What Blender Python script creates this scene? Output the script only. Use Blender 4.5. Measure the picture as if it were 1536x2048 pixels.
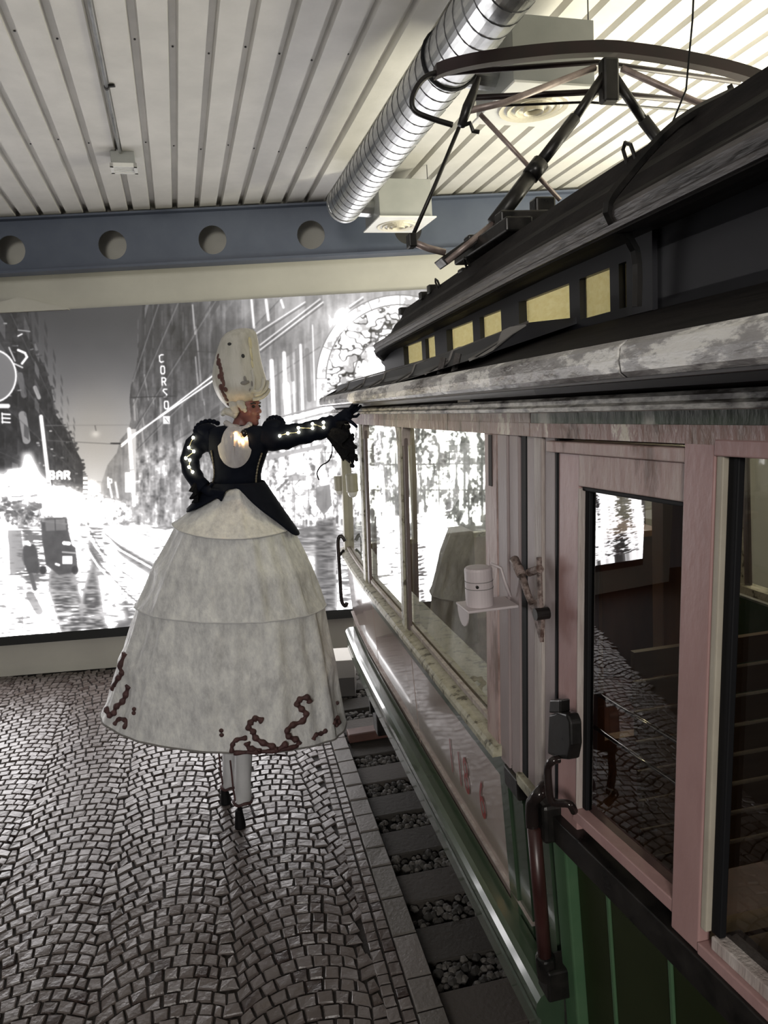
import bpy, bmesh, math, random
import numpy as np
from mathutils import Vector, Matrix
from mathutils.bvhtree import BVHTree
random.seed(7); rng = np.random.default_rng(5)
for o in list(bpy.data.objects): bpy.data.objects.remove(o)
SC = bpy.context.scene; COL = SC.collection
# ---------------------------------------------------------------- camera
FPX = 1440.0; CAMH = 2.6
RHO = math.atan(.0645); TH = math.atan(213.6/FPX)
FW = Vector((0, math.cos(TH), -math.sin(TH))); _r0 = Vector((1, 0, 0)); _d0 = Vector((0, -math.sin(TH), -math.cos(TH)))
CR = _r0*math.cos(RHO) + _d0*math.sin(RHO); CD = -_r0*math.sin(RHO) + _d0*math.cos(RHO)
CP = Vector((0, 0, CAMH))
cam = bpy.data.cameras.new('camera'); camo = bpy.data.objects.new('camera', cam); COL.objects.link(camo)
cam.sensor_fit = 'VERTICAL'; cam.sensor_height = 24.0; cam.sensor_width = 18.0; cam.lens = 24.0*FPX/2048; cam.clip_start = .03
M = Matrix((CR, -CD, -FW)).transposed().to_4x4(); M.translation = CP; camo.matrix_world = M
SC.camera = camo
# ---------------------------------------------------------------- colour management, world, hall uplights and added fills
SC.view_settings.view_transform = 'Standard'; SC.view_settings.look = 'None'
SC.view_settings.gamma = 1.0; SC.view_settings.exposure = 1.2; SC.view_settings.use_curve_mapping = False
W = bpy.data.worlds.new('world'); SC.world = W; W.use_nodes = True
W.node_tree.nodes['Background'].inputs[0].default_value = (.75, .78, .85, 1)
W.node_tree.nodes['Background'].inputs[1].default_value = .035
def area(name, loc, target, size, power, color, sy=None):
    l = bpy.data.lights.new(name, 'AREA'); l.energy = power; l.color = color; l.size = size
    if sy: l.shape = 'RECTANGLE'; l.size_y = sy
    o = bpy.data.objects.new(name, l); COL.objects.link(o); o.location = loc
    o.rotation_euler = (Vector(target)-Vector(loc)).to_track_quat('-Z', 'Y').to_euler(); return o
# hall uplight row beyond the tram; the two other lamps are added, unseen fills
area('uplight_row', (4.3, 4.3, 3.0), (3.7, 4.6, 5.0), .5, 225, (1, .95, .76), 4.0)
area('rear_fill', (-.9, -6.5, 4.0), (-1.1, 4.4, 1.0), 1.5, 140, (1, .96, .90))  # unseen fill added behind the camera to brighten the skirt front
area('ceiling_fill', (-2.5, 1.0, 2.9), (-2.4, 1.6, 5.0), 1.2, 13, (1, .95, .90))  # unseen fill added to brighten the left ceiling
MURAL_GAIN = 1.0
# ---------------------------------------------------------------- projection helpers (a pixel gives a direction only)
def ray(x, y): return FW + CR*((x-768)/FPX) + CD*((y-1024)/FPX)
def atz(x, y, z): v = ray(x, y); return CP + v*((z-CAMH)/v.z)
def aty(x, y, Y): v = ray(x, y); return CP + v*(Y/v.y)
def atplane(x, y, p, n): v = ray(x, y); return CP + v*((Vector(p)-CP).dot(n)/v.dot(n))
def proj(p):
    q = Vector(p)-CP; w = q.dot(FW)
    return (768+FPX*q.dot(CR)/w, 1024+FPX*q.dot(CD)/w, w)
# ---------------------------------------------------------------- materials
MATS = {}
def nd(nt, t, **kw):
    n = nt.nodes.new(t)
    for k, v in kw.items(): setattr(n, k, v)
    return n
def mat(name, cols, scale=6, rough=.5, metal=0, bump=0, bscale=None, spec=.5, stretch=(1, 1, 1), pos=None, detail=6, sheen=0, rvar=0, alpha=None, coat=0, rand=None, nrough=.6):
    m = bpy.data.materials.new(name); m.use_nodes = True; nt = m.node_tree; b = nt.nodes['Principled BSDF']
    tc = nd(nt, 'ShaderNodeTexCoord'); mp = nd(nt, 'ShaderNodeMapping'); mp.inputs['Scale'].default_value = stretch
    nt.links.new(tc.outputs['Object'], mp.inputs[0])
    if isinstance(cols[0], (int, float)): cols = [cols]
    if len(cols) > 1 or rand:
        nz = nd(nt, 'ShaderNodeTexNoise'); nz.inputs['Scale'].default_value = scale; nz.inputs['Detail'].default_value = detail; nz.inputs['Roughness'].default_value = nrough
        nt.links.new(mp.outputs[0], nz.inputs['Vector'])
        cr = nd(nt, 'ShaderNodeValToRGB'); e = cr.color_ramp.elements
        ps = pos or [.35+.3*i/(max(1, len(cols)-1)) for i in range(len(cols))]
        while len(e) < len(cols): e.new(.5)
        for i, c in enumerate(cols): e[i].position = ps[i]; e[i].color = (*c, 1)
        src = nz.outputs['Fac']
        if rand:
            if rand == 'object': ri = nd(nt, 'ShaderNodeObjectInfo').outputs['Random']
            else: ri = nd(nt, 'ShaderNodeNewGeometry').outputs['Random Per Island']
            ma = nd(nt, 'ShaderNodeMath', operation='MULTIPLY_ADD'); nt.links.new(nz.outputs['Fac'], ma.inputs[0]); ma.inputs[1].default_value = .45
            nt.links.new(ri, ma.inputs[2])
            mb = nd(nt, 'ShaderNodeMath', operation='SUBTRACT'); nt.links.new(ma.outputs[0], mb.inputs[0]); mb.inputs[1].default_value = .22
            src = mb.outputs[0]
        nt.links.new(src, cr.inputs[0]); nt.links.new(cr.outputs[0], b.inputs['Base Color'])
        if rvar:
            mr = nd(nt, 'ShaderNodeMapRange'); nt.links.new(nz.outputs['Fac'], mr.inputs[0]); mr.inputs[1].default_value = .3; mr.inputs[2].default_value = .7
            mr.inputs[3].default_value = max(0, rough-rvar); mr.inputs[4].default_value = rough+rvar
            nt.links.new(mr.outputs[0], b.inputs['Roughness'])
    else: b.inputs['Base Color'].default_value = (*cols[0], 1)
    if not rvar: b.inputs['Roughness'].default_value = rough
    b.inputs['Metallic'].default_value = metal; b.inputs['Specular IOR Level'].default_value = spec
    if sheen: b.inputs['Sheen Weight'].default_value = sheen
    if coat: b.inputs['Coat Weight'].default_value = coat; b.inputs['Coat Roughness'].default_value = .06
    if bump:
        n2 = nd(nt, 'ShaderNodeTexNoise'); n2.inputs['Scale'].default_value = bscale or scale*3; n2.inputs['Detail'].default_value = 5
        nt.links.new(mp.outputs[0], n2.inputs['Vector'])
        bp = nd(nt, 'ShaderNodeBump'); bp.inputs['Strength'].default_value = bump; bp.inputs['Distance'].default_value = .01
        nt.links.new(n2.outputs['Fac'], bp.inputs['Height']); nt.links.new(bp.outputs[0], b.inputs['Normal'])
    MATS[name] = m; return m
def emis(name, col, s):
    m = bpy.data.materials.new(name); m.use_nodes = True; b = m.node_tree.nodes['Principled BSDF']
    b.inputs['Base Color'].default_value = (*col, 1); b.inputs['Emission Color'].default_value = (*col, 1); b.inputs['Emission Strength'].default_value = s
    MATS[name] = m; return m
def glassmat(name, tint, ior=1.5, extra=.02, rough=.0, haze=0.0):
    m = bpy.data.materials.new(name); m.use_nodes = True; nt = m.node_tree
    for n in list(nt.nodes): nt.nodes.remove(n)
    out = nd(nt, 'ShaderNodeOutputMaterial'); mx = nd(nt, 'ShaderNodeMixShader'); tr = nd(nt, 'ShaderNodeBsdfTransparent'); gl = nd(nt, 'ShaderNodeBsdfGlossy')
    tr.inputs[0].default_value = (*tint, 1); gl.inputs['Roughness'].default_value = rough
    fr = nd(nt, 'ShaderNodeFresnel'); fr.inputs[0].default_value = ior
    ad = nd(nt, 'ShaderNodeMath', operation='MULTIPLY_ADD', use_clamp=True); nt.links.new(fr.outputs[0], ad.inputs[0]); ad.inputs[1].default_value = 1.7; ad.inputs[2].default_value = extra
    nt.links.new(ad.outputs[0], mx.inputs[0]); nt.links.new(tr.outputs[0], mx.inputs[1]); nt.links.new(gl.outputs[0], mx.inputs[2])
    src = mx.outputs[0]
    if haze:
        m2 = nd(nt, 'ShaderNodeMixShader'); df = nd(nt, 'ShaderNodeBsdfDiffuse'); df.inputs[0].default_value = (.5, .52, .45, 1)
        nz = nd(nt, 'ShaderNodeTexNoise'); nz.inputs['Scale'].default_value = 5; mm = nd(nt, 'ShaderNodeMath', operation='MULTIPLY'); nt.links.new(nz.outputs['Fac'], mm.inputs[0]); mm.inputs[1].default_value = haze*2
        nt.links.new(mm.outputs[0], m2.inputs[0]); nt.links.new(mx.outputs[0], m2.inputs[1]); nt.links.new(df.outputs[0], m2.inputs[2]); src = m2.outputs[0]
    nt.links.new(src, out.inputs[0]); MATS[name] = m; return m
mat('ceiling_paint', [(.50, .49, .46), (.58, .565, .53)], 3, .55, bump=.05, bscale=60)
mat('wall_paint', [(.50, .49, .44), (.56, .55, .49)], 1.5, .7, bump=.05, bscale=30)
mat('beam_blue', [(.06, .074, .11), (.072, .088, .125)], 4, .5)
mat('hole_dark', (.2, .2, .17), rough=.8)
mat('galv', [(.42, .43, .44), (.62, .63, .63), (.5, .51, .52)], 5, .32, .95, rvar=.06)
mat('galv_seam', (.10, .10, .105), rough=.5, metal=.7)
mat('box_grey', [(.25, .26, .25), (.29, .295, .285)], 4, .5)
mat('white_metal', [(.62, .62, .60), (.7, .7, .67)], 5, .4)
mat('diffuser', (.62, .58, .47), rough=.5)
mat('black_rubber', (.006, .006, .007), rough=.6, spec=.2)
mat('cream_edge', [(.36, .32, .26), (.42, .38, .31)], 8, .5)
mat('black_metal', [(.008, .008, .008), (.022, .019, .017)], 14, .38, .3, rvar=.15)
mat('black_gloss', [(.015, .012, .012), (.03, .02, .018)], 5, .16, .2)
mat('panto_red', [(.018, .006, .007), (.010, .005, .005)], 10, .4, .2)
mat('brass_dull', [(.22, .17, .155), (.36, .29, .265)], 20, .4, .3)
mat('roof_dark', [(.009, .008, .008), (.022, .019, .018), (.012, .0105, .0105)], 8, .7, spec=.1, bump=.25, bscale=40, stretch=(1, .25, 1))
mat('roof_edge', [(.025, .022, .021), (.085, .076, .073), (.04, .036, .034)], 12, .45, bump=.3, bscale=60, stretch=(2, .3, 2))
mat('clerestory_black', [(.005, .005, .008), (.010, .010, .014)], 6, .4)
mat('peel', [(.05, .04, .036), (.30, .285, .28), (.38, .365, .36), (.86, .84, .80)], 4.5, .4, bump=.8, bscale=26, stretch=(1.2, .6, 1.8), pos=[.40, .45, .53, .57], detail=9, nrough=.68)
mat('frieze', [(.012, .009, .009), (.028, .02, .018)], 7, .5, stretch=(1, .3, 1))
mat('cornice', [(.04, .035, .032), (.55, .53, .49), (.10, .088, .08)], 16, .5, bump=.5, bscale=50, stretch=(1, .35, 1), pos=[.38, .5, .62])
mat('header_paint', [(.09, .055, .04), (.24, .16, .135), (.31, .20, .185), (.62, .57, .48)], 6, .45, bump=.6, bscale=40, stretch=(1, 1.2, .5), pos=[.38, .45, .565, .60], detail=9, nrough=.68)
mat('header_green', [(.025, .035, .02), (.055, .08, .045), (.40, .39, .34)], 7, .5, bump=.4, bscale=40, stretch=(1, 1.0, .4), pos=[.4, .54, .63], detail=9)
mat('pink', [(.31, .18, .175), (.38, .235, .225), (.34, .205, .195)], 5, .42, bump=.15, bscale=50, stretch=(1, 1, .4))
mat('pink_worn', [(.20, .13, .11), (.40, .28, .26), (.46, .36, .33)], 11, .5, bump=.4, bscale=50, stretch=(1.5, 1, .3), pos=[.36, .46, .62])
mat('mauve', [(.27, .215, .215), (.33, .27, .265)], 6, .5, stretch=(1, 1, .3), bump=.1, bscale=80)
mat('pale_worn', [(.33, .27, .25), (.52, .47, .44)], 12, .55, stretch=(2, 2, .25), bump=.4, bscale=70)
mat('sill_paint', [(.09, .08, .05), (.36, .34, .25), (.47, .45, .35)], 22, .5, bump=.4, bscale=70, pos=[.36, .44, .62])
mat('panel_cream', [(.34, .265, .235), (.40, .325, .29)], 2.5, .16, coat=.6, stretch=(1, 1, .5))
mat('panel_green', [(.028, .05, .03), (.045, .07, .042)], 5, .25, coat=.3)
mat('rail_green', [(.035, .06, .036), (.055, .083, .052)], 5, .2, coat=.5, stretch=(1, .3, 1))
mat('post_green', [(.05, .11, .055), (.07, .13, .07)], 6, .35)
mat('board_green', [(.011, .017, .003), (.015, .022, .005)], 5, .4)
mat('red_pole', [(.025, .008, .007), (.05, .018, .016), (.075, .035, .032)], 9, .35, stretch=(1, 1, .3))
mat('rust', [(.05, .03, .024), (.26, .20, .18), (.08, .045, .035)], 30, .6, bump=.4, bscale=90, pos=[.36, .5, .62])
mat('wood', [(.20, .085, .03), (.30, .14, .055), (.24, .105, .04)], 10, .35, stretch=(1, 1, .12), coat=.3)
mat('wood_light', [(.20, .11, .045), (.27, .16, .07)], 12, .4, stretch=(.15, 1, 1))
mat('wood_dark', [(.055, .02, .014), (.09, .035, .025)], 8, .35, stretch=(1, 1, .2))
mat('inner_dark', (.02, .012, .011), rough=.7)
mat('inner_panel', [(.11, .085, .08), (.14, .105, .10)], 3, .5)
mat('chrome', (.7, .7, .68), rough=.15, metal=1)
mat('red_paint', (.30, .035, .03), rough=.3)
mat('lamp_beige', [(.36, .34, .26), (.42, .40, .31)], 9, .45)
mat('opal', (.75, .74, .70), rough=.3)
mat('canister_white', [(.52, .46, .47), (.56, .50, .51)], 4, .4)
mat('velvet', [(.52, .52, .525), (.70, .70, .695), (.86, .86, .83)], 17, .55, bump=.7, bscale=38, stretch=(1, 1, .5), sheen=.35, detail=9, nrough=.72)
mat('velvet_smooth', [(.55, .55, .56), (.64, .64, .65)], 6, .55, bump=.2, bscale=30, sheen=.3)
mat('jacket_black', [(.0035, .005, .011), (.006, .008, .015)], 20, .85, spec=.12)
mat('lace_black', [(.003, .003, .004), (.009, .009, .011)], 60, .85, bump=.6, bscale=120, spec=.15)
mat('gold_cord', [(.07, .06, .04), (.20, .175, .12)], 90, .5, .3)
mat('skin', [(.17, .062, .052), (.23, .09, .075)], 8, .5)  # tone darkened to carry the shadow on the face
mat('lip', (.15, .03, .03), rough=.4)
mat('eye', (.02, .015, .012), rough=.2)
mat('bib_white', [(.46, .43, .44), (.55, .53, .53)], 9, .7, stretch=(3, 3, .4), bump=.4, bscale=30)
mat('wig_white', [(.40, .385, .34), (.52, .505, .46), (.44, .43, .385)], 10, .45, stretch=(1.4, 1.4, .35), bump=.25, bscale=22)
mat('wig_yellow', [(.50, .42, .14), (.56, .52, .38)], 8, .5, stretch=(1, 1, .3))
mat('wig_patch', [(.055, .02, .018), (.11, .05, .042)], 20, .6)
mat('wig_dark', (.02, .02, .021), rough=.6)
mat('trim_brown', [(.05, .02, .02), (.10, .045, .043)], 25, .65, bump=.5, bscale=80)
mat('stone', [(.038, .024, .021), (.090, .071, .064), (.118, .098, .091), (.138, .118, .111)], 9, .33, bump=.35, bscale=40, rand='island', pos=[.02, .14, .6, .95], rvar=.1)
mat('stone_one', [(.038, .024, .021), (.090, .071, .064), (.118, .098, .091), (.138, .118, .111)], 9, .33, bump=.35, bscale=40, rand='object', pos=[.02, .14, .6, .95], rvar=.1)
mat('mortar', [(.012, .009, .008), (.022, .018, .016)], 30, .9, bump=.4)
mat('kerb', [(.10, .09, .08), (.14, .125, .115)], 14, .5, bump=.4, bscale=50, rand='object', pos=[.2, .9])
mat('sleeper', [(.028, .024, .020), (.055, .046, .040)], 9, .75, bump=.5, bscale=40, rand='object', pos=[.2, .9])
mat('ballast', [(.02, .018, .016), (.10, .092, .084)], 12, .8, rand='island', pos=[.1, .95])
mat('track_ground', [(.008, .007, .0065), (.016, .014, .013)], 20, .9, bump=.5)
mat('rail_steel', [(.05, .04, .035), (.12, .10, .09)], 10, .4, .7)
mat('block_white', (.62, .60, .56), rough=.6)
mat('block_grey', (.20, .19, .18), rough=.7)
mat('red_beam', [(.07, .03, .023), (.10, .045, .035)], 8, .6)
mat('frame_black', (.02, .022, .022), rough=.4)
glassmat('glass', (.88, .90, .86), extra=.05, haze=.04)
glassmat('glass_dark', (.62, .60, .60), extra=.02)  # darker copy of the glass; its tint puts shade over the near saloon
emis('bulb', (1, .86, .50), 30); emis('bulb_warm', (1, .60, .24), 60); emis('pane_fill_glow', (1, .88, .58), 30)
# frosted yellow clerestory glass: lets light through diffusely
def frosted():
    m = bpy.data.materials.new('frosted_yellow'); m.use_nodes = True; nt = m.node_tree
    for n in list(nt.nodes): nt.nodes.remove(n)
    out = nd(nt, 'ShaderNodeOutputMaterial'); mx = nd(nt, 'ShaderNodeMixShader'); t = nd(nt, 'ShaderNodeBsdfTranslucent'); d = nd(nt, 'ShaderNodeBsdfDiffuse')
    nz = nd(nt, 'ShaderNodeTexNoise'); nz.inputs['Scale'].default_value = 9; cr = nd(nt, 'ShaderNodeValToRGB')
    cr.color_ramp.elements[0].color = (.86, .80, .50, 1); cr.color_ramp.elements[1].color = (.97, .94, .70, 1); cr.color_ramp.elements[0].position = .3; cr.color_ramp.elements[1].position = .7
    nt.links.new(nz.outputs['Fac'], cr.inputs[0]); nt.links.new(cr.outputs[0], t.inputs[0]); d.inputs[0].default_value = (.5, .45, .25, 1)
    mx.inputs[0].default_value = .25; nt.links.new(t.outputs[0], mx.inputs[1]); nt.links.new(d.outputs[0], mx.inputs[2]); nt.links.new(mx.outputs[0], out.inputs[0]); MATS['frosted'] = m
frosted()
# ---------------------------------------------------------------- mesh builder
class MB:
    def __init__(s): s.v = []; s.f = []
    def add(s, vs, fs):
        b = len(s.v); s.v += [tuple(v) for v in vs]; s.f += [tuple(i+b for i in f) for f in fs]; return s
    def hexa(s, p):   # p: 8 corners, bottom 4 then top 4 (same order)
        return s.add(p, [(0, 3, 2, 1), (4, 5, 6, 7), (0, 1, 5, 4), (1, 2, 6, 5), (2, 3, 7, 6), (3, 0, 4, 7)])
    def box(s, a, b):
        x0, y0, z0 = a; x1, y1, z1 = b
        return s.hexa([(x0, y0, z0), (x1, y0, z0), (x1, y1, z0), (x0, y1, z0), (x0, y0, z1), (x1, y0, z1), (x1, y1, z1), (x0, y1, z1)])
    def loft(s, rings, caps=True, closed=True):
        n = len(rings[0]); b = len(s.v)
        for r in rings: s.v += [tuple(p) for p in r]
        for i in range(len(rings)-1):
            for j in range(n if closed else n-1):
                k = (j+1) % n; s.f.append((b+i*n+j, b+i*n+k, b+(i+1)*n+k, b+(i+1)*n+j))
        if caps:
            s.f.append(tuple(b+j for j in range(n))[::-1]); s.f.append(tuple(b+(len(rings)-1)*n+j for j in range(n)))
        return s
    def tube(s, pts, r, seg=8, flat=None, up=None):
        pts = [Vector(p) for p in pts]; n = len(pts); rs = r if isinstance(r, (list, tuple)) else [r]*n
        rings = []; prev = None
        for i in range(n):
            d = (pts[min(i+1, n-1)]-pts[max(i-1, 0)]).normalized()
            if prev is None:
                a = Vector(up) if up is not None else (Vector((0, 0, 1)) if abs(d.z) < .9 else Vector((1, 0, 0)))
            else: a = prev
            a = (a-d*a.dot(d)).normalized(); bb = d.cross(a); prev = a
            rings.append([pts[i]+(a*math.cos(2*math.pi*k/seg)*(flat or 1)+bb*math.sin(2*math.pi*k/seg))*rs[i] for k in range(seg)])
        return s.loft(rings)
    def ell(s, c, r, nu=14, nv=9, R=None):
        c = Vector(c); rings = []
        for i in range(1, nv):
            ph = math.pi*i/nv
            rings.append([(math.sin(ph)*math.cos(2*math.pi*k/nu)*r[0], math.sin(ph)*math.sin(2*math.pi*k/nu)*r[1], -math.cos(ph)*r[2]) for k in range(nu)])
        T = (lambda p: c+R@Vector(p)) if R else (lambda p: c+Vector(p))
        b = len(s.v); s.v += [tuple(T(p)) for rg in rings for p in rg] + [tuple(T((0, 0, -r[2]))), tuple(T((0, 0, r[2])))]
        m = len(rings)
        for i in range(m-1):
            for j in range(nu):
                k = (j+1) % nu; s.f.append((b+i*nu+j, b+i*nu+k, b+(i+1)*nu+k, b+(i+1)*nu+j))
        for j in range(nu):
            k = (j+1) % nu; s.f.append((b+m*nu, b+k, b+j)); s.f.append((b+m*nu+1, b+(m-1)*nu+j, b+(m-1)*nu+k))
        return s
    def cap(s, p, q, r0, r1=None, seg=12):
        r1 = r0 if r1 is None else r1; p = Vector(p); q = Vector(q); d = (q-p); L = d.length; d.normalize()
        pts = []; rs = []
        for a in (-80, -50, -20): pts.append(p+d*(r0*math.sin(math.radians(a)))); rs.append(r0*math.cos(math.radians(a)))
        for a in (20, 50, 80): pts.append(q+d*(r1*math.sin(math.radians(a)))); rs.append(r1*math.cos(math.radians(a)))
        return s.tube(pts, rs, seg)
    def build(s, name, m, parent=None, smooth=False, kind=None, bevel=0, subsurf=0):
        me = bpy.data.meshes.new(name); me.from_pydata(s.v, [], s.f); me.update()
        o = bpy.data.objects.new(name, me); COL.objects.link(o)
        me.materials.append(MATS[m] if isinstance(m, str) else m)
        if smooth:
            me.shade_smooth()
        if bevel:
            md = o.modifiers.new('bevel', 'BEVEL'); md.width = bevel; md.segments = 2; md.limit_method = 'ANGLE'
        if subsurf:
            md = o.modifiers.new('sub', 'SUBSURF'); md.levels = subsurf; md.render_levels = subsurf
        if parent: o.parent = parent
        if kind: o['kind'] = kind
        return o
def tag(o, label, cat, group=None):
    o['label'] = label; o['category'] = cat
    if group: o['group'] = group
    return o
def empty(name, loc=(0, 0, 0), rz=0):
    o = bpy.data.objects.new(name, None); COL.objects.link(o); o.location = loc; o.rotation_euler = (0, 0, rz); o.empty_display_size = .1; return o
def remesh(mb, voxel, smooth=6):
    me = bpy.data.meshes.new('tmp'); me.from_pydata(mb.v, [], mb.f); me.update()
    o = bpy.data.objects.new('tmp', me); COL.objects.link(o)
    r = o.modifiers.new('r', 'REMESH'); r.mode = 'VOXEL'; r.voxel_size = voxel; r.use_smooth_shade = True
    if smooth: q = o.modifiers.new('s', 'SMOOTH'); q.iterations = smooth; q.factor = .5
    dg = bpy.context.evaluated_depsgraph_get(); dg.update()
    out = bpy.data.meshes.new_from_object(o.evaluated_get(dg)); bpy.data.objects.remove(o); out.shade_smooth(); return out
def link(name, me, m, parent=None):
    o = bpy.data.objects.new(name, me); COL.objects.link(o); me.materials.clear(); me.materials.append(MATS[m]); o.parent = parent; return o
def smoothpath(pts, n=6):
    pts = [Vector(p) for p in pts]; out = []
    for i in range(len(pts)-1):
        p0 = pts[max(i-1, 0)]; p1 = pts[i]; p2 = pts[i+1]; p3 = pts[min(i+2, len(pts)-1)]
        for k in range(n):
            t = k/n; out.append(.5*((2*p1)+(p2-p0)*t+(2*p0-5*p1+4*p2-p3)*t*t+(3*p1-p0-3*p2+p3)*t**3))
    out.append(pts[-1]); return out
# ================================================================ THE SETTING
AW = math.radians(3.2); WD = Vector((math.cos(AW), math.sin(AW), 0)); WN = Vector((-math.sin(AW), math.cos(AW), 0)); WP0 = Vector((-4.197, 7.371, 0))
def wp(s, off, z): p = WP0+WD*s-WN*off; return Vector((p.x, p.y, z))
def onwall(x, y, off=0): return atplane(x, y, WP0-WN*off, WN)
def ws(p): return (Vector(p)-WP0).dot(WD)
AB = math.radians(-15.53); TB = Vector((math.sin(AB), math.cos(AB), 0)); NB = Vector((math.cos(AB), -math.sin(AB), 0))
def fl(a, b, z=0): p = NB*a+TB*b; return Vector((p.x, p.y, z))
AT = math.radians(-11.6); TT = Vector((math.sin(AT), math.cos(AT), 0)); TN = Vector((math.cos(AT), -math.sin(AT), 0))
def tv(u, v, z=0): p = TT*u+TN*v; return Vector((p.x, p.y, z))
def pv(x, y, v): p = atplane(x, y, TN*v, TN); return p.dot(TT), v, p.z          # point of the plane v = const
def pu(x, y, u): p = atplane(x, y, TT*u, TT); return u, p.dot(TN), p.z
# back wall
m = MB(); m.hexa([wp(-4, 0, 0), wp(13, 0, 0), wp(13, -.3, 0), wp(-4, -.3, 0), wp(-4, 0, 5.2), wp(13, 0, 5.2), wp(13, -.3, 5.2), wp(-4, -.3, 5.2)])
wall = m.build('wall_back', 'wall_paint', kind='structure')
GOF = .15
g = [onwall(*p, GOF) for p in ((-70, 629), (-70, 624), (38, 594), (136, 617), (136, 618.8))]
m = MB(); m.loft([g, [q+WN*(GOF+.01) for q in g]]); m.build('gable_panel', 'wall_paint', wall)
# ceiling of trapezoidal sheet, ribs along the hall, falling gently to the back wall
bm_off = .32
cz_ref = atplane(18, 437.8, WP0-WN*bm_off, WN); CSL = .0218
CZ0 = cz_ref.z+CSL*cz_ref.dot(TB)
def cz(p): return CZ0-CSL*Vector(p).dot(TB)
gp = atplane(306, 421, WP0-WN*bm_off, WN); ga = gp.dot(NB)
m = MB(); PIT = .2; prof = []
k0 = -46; k1 = 60
for k in range(k0, k1):
    a = ga-.174+k*PIT; prof += [(a, 0), (a+.146, 0), (a+.155, .05), (a+.191, .05)]
def bend(a):   # b where the sheet meets the back wall
    return (WP0.dot(WN)-NB.dot(WN)*a)/TB.dot(WN)
b = len(m.v); NBST = 2
for a, h in prof:
    for bb in (-4.5, bend(a)):
        p = fl(a, bb); m.v.append((p.x, p.y, cz(p)+h))
for i in range(len(prof)-1): m.f.append((2*i, 2*i+1, 2*i+3, 2*i+2))
ceil = m.build('ceiling', 'ceiling_paint', kind='structure')
m = MB()
for k in range(-12, 14):
    for bb in (4.45, 5.9):
        p = fl(ga+k*PIT, bb+.05*(k % 3)); p.z = cz(p)+.047; m.ell(p, (.007, .007, .005), 6, 4)
m.build('sheet_screws', 'galv_seam', ceil, kind='stuff')
# floor: mortar bed, fan-pattern setts, border setts, kerb stones
VK = .68; KW = .125; BS = .065
m = MB(); m.add([tv(-3, VK, -.013), tv(9.5, VK, -.013), tv(9.5, -9, -.013), tv(-3, -9, -.013)], [(0, 1, 2, 3)])
floor = m.build('floor', 'mortar', kind='structure')
def stone(mb, q, zt, gap=.0052, bev=.006, dep=.03):
    c = sum(q, Vector())/4; ins = []
    for p in q:
        d = p-c; L = d.length; ins.append(c+d*max(.3, (L-gap*1.4)/L))
    top = [c+(p-c)*max(.3, ((p-c).length-bev)/(p-c).length) for p in ins]
    tz = [zt+random.uniform(-.0025, .0025) for _ in range(4)]
    V = [(p.x, p.y, z) for p, z in zip(top, tz)]+[(p.x, p.y, zt-.006) for p in ins]+[(p.x, p.y, zt-dep) for p in ins]
    F = [(0, 1, 2, 3)]+[(i, i+4, (i+1) % 4+4, (i+1) % 4) for i in range(4)]+[(i+4, i+8, (i+1) % 4+8, (i+1) % 4+4) for i in range(4)]
    mb.add(V, F)
ap = [atz(*p, 0).dot(NB) for p in ((107, 1780), (332, 1780), (556, 1770))]
COLW = (ap[2]-ap[0])/2; AC0 = sum(ap)/3; R45 = COLW/2/math.sin(math.radians(42)); PHM = math.radians(42); SPM = math.sin(PHM)
cand = []
KEY = {}
def keyw(kb, j):      # half width of the key stone that bridges two columns in course j
    if (kb, j) not in KEY: KEY[(kb, j)] = (random.uniform(.022, .052), random.uniform(-.014, .014))
    return KEY[(kb, j)]
def keep(q):
    c = sum(q, Vector())/4
    if c.dot(TN) > VK-KW-2*BS or (c-WP0).dot(WN) > -.03 or c.y < 2.0: return None
    x, y, w = proj(c)
    if x < -350 or x > 1150 or y > 2330: return None
    return (q, (-40 < x < 830 and y < 2085), w)
for kc in range(-9, 4):
    ac = AC0+kc*COLW
    for j in range(10, 110):
        b0 = j*.077+random.uniform(-.003, .003); H_ = COLW/2
        wl, sl = keyw(kc, j); wr, sr = keyw(kc+1, j)
        fL = math.asin((-H_+wl+sl)/R45); fR = math.asin((H_-wr+sr)/R45)
        nst = 8; offs = (j % 2)*.5+random.uniform(-.2, .2)
        edges = [fL]+[fL+(fR-fL)*(i+offs)/nst+random.uniform(-.012, .012) for i in range(0, nst+1) if .6 < i+offs < nst-.6]+[fR]
        def P(f, bb): return fl(ac+R45*math.sin(f)+random.uniform(-.003, .003), bb+R45*math.cos(f)-R45+random.uniform(-.003, .003))
        def rad(f): return math.asin(max(-SPM, min(SPM, math.sin(f)+.077/R45*math.cos(f)*math.sin(f)*.75*(1-min(1, abs(f)/PHM)**3))))   # joints follow the arc's radius
        for e0, e1 in zip(edges, edges[1:]):
            c = keep([P(e0, b0), P(e1, b0), P(rad(e1), b0+.077), P(rad(e0), b0+.077)])
            if c: cand.append(c)
        # key stone to the right of this column
        a1 = ac+R45*math.sin(fR); a1t = ac+R45*math.sin(rad(fR)); ac2 = ac+COLW; f2 = math.asin((-H_+wr+sr)/R45); a2 = ac2+R45*math.sin(f2); a2t = ac2+R45*math.sin(rad(f2))
        yb = lambda f: b0+R45*math.cos(f)-R45
        c = keep([fl(a1, yb(fR)-.002), fl(a2, yb(f2)-.002), fl(max(a2t, a1t+.03), yb(rad(f2))+.077), fl(a1t, yb(rad(fR))+.077)])
        if c: cand.append(c)
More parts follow.
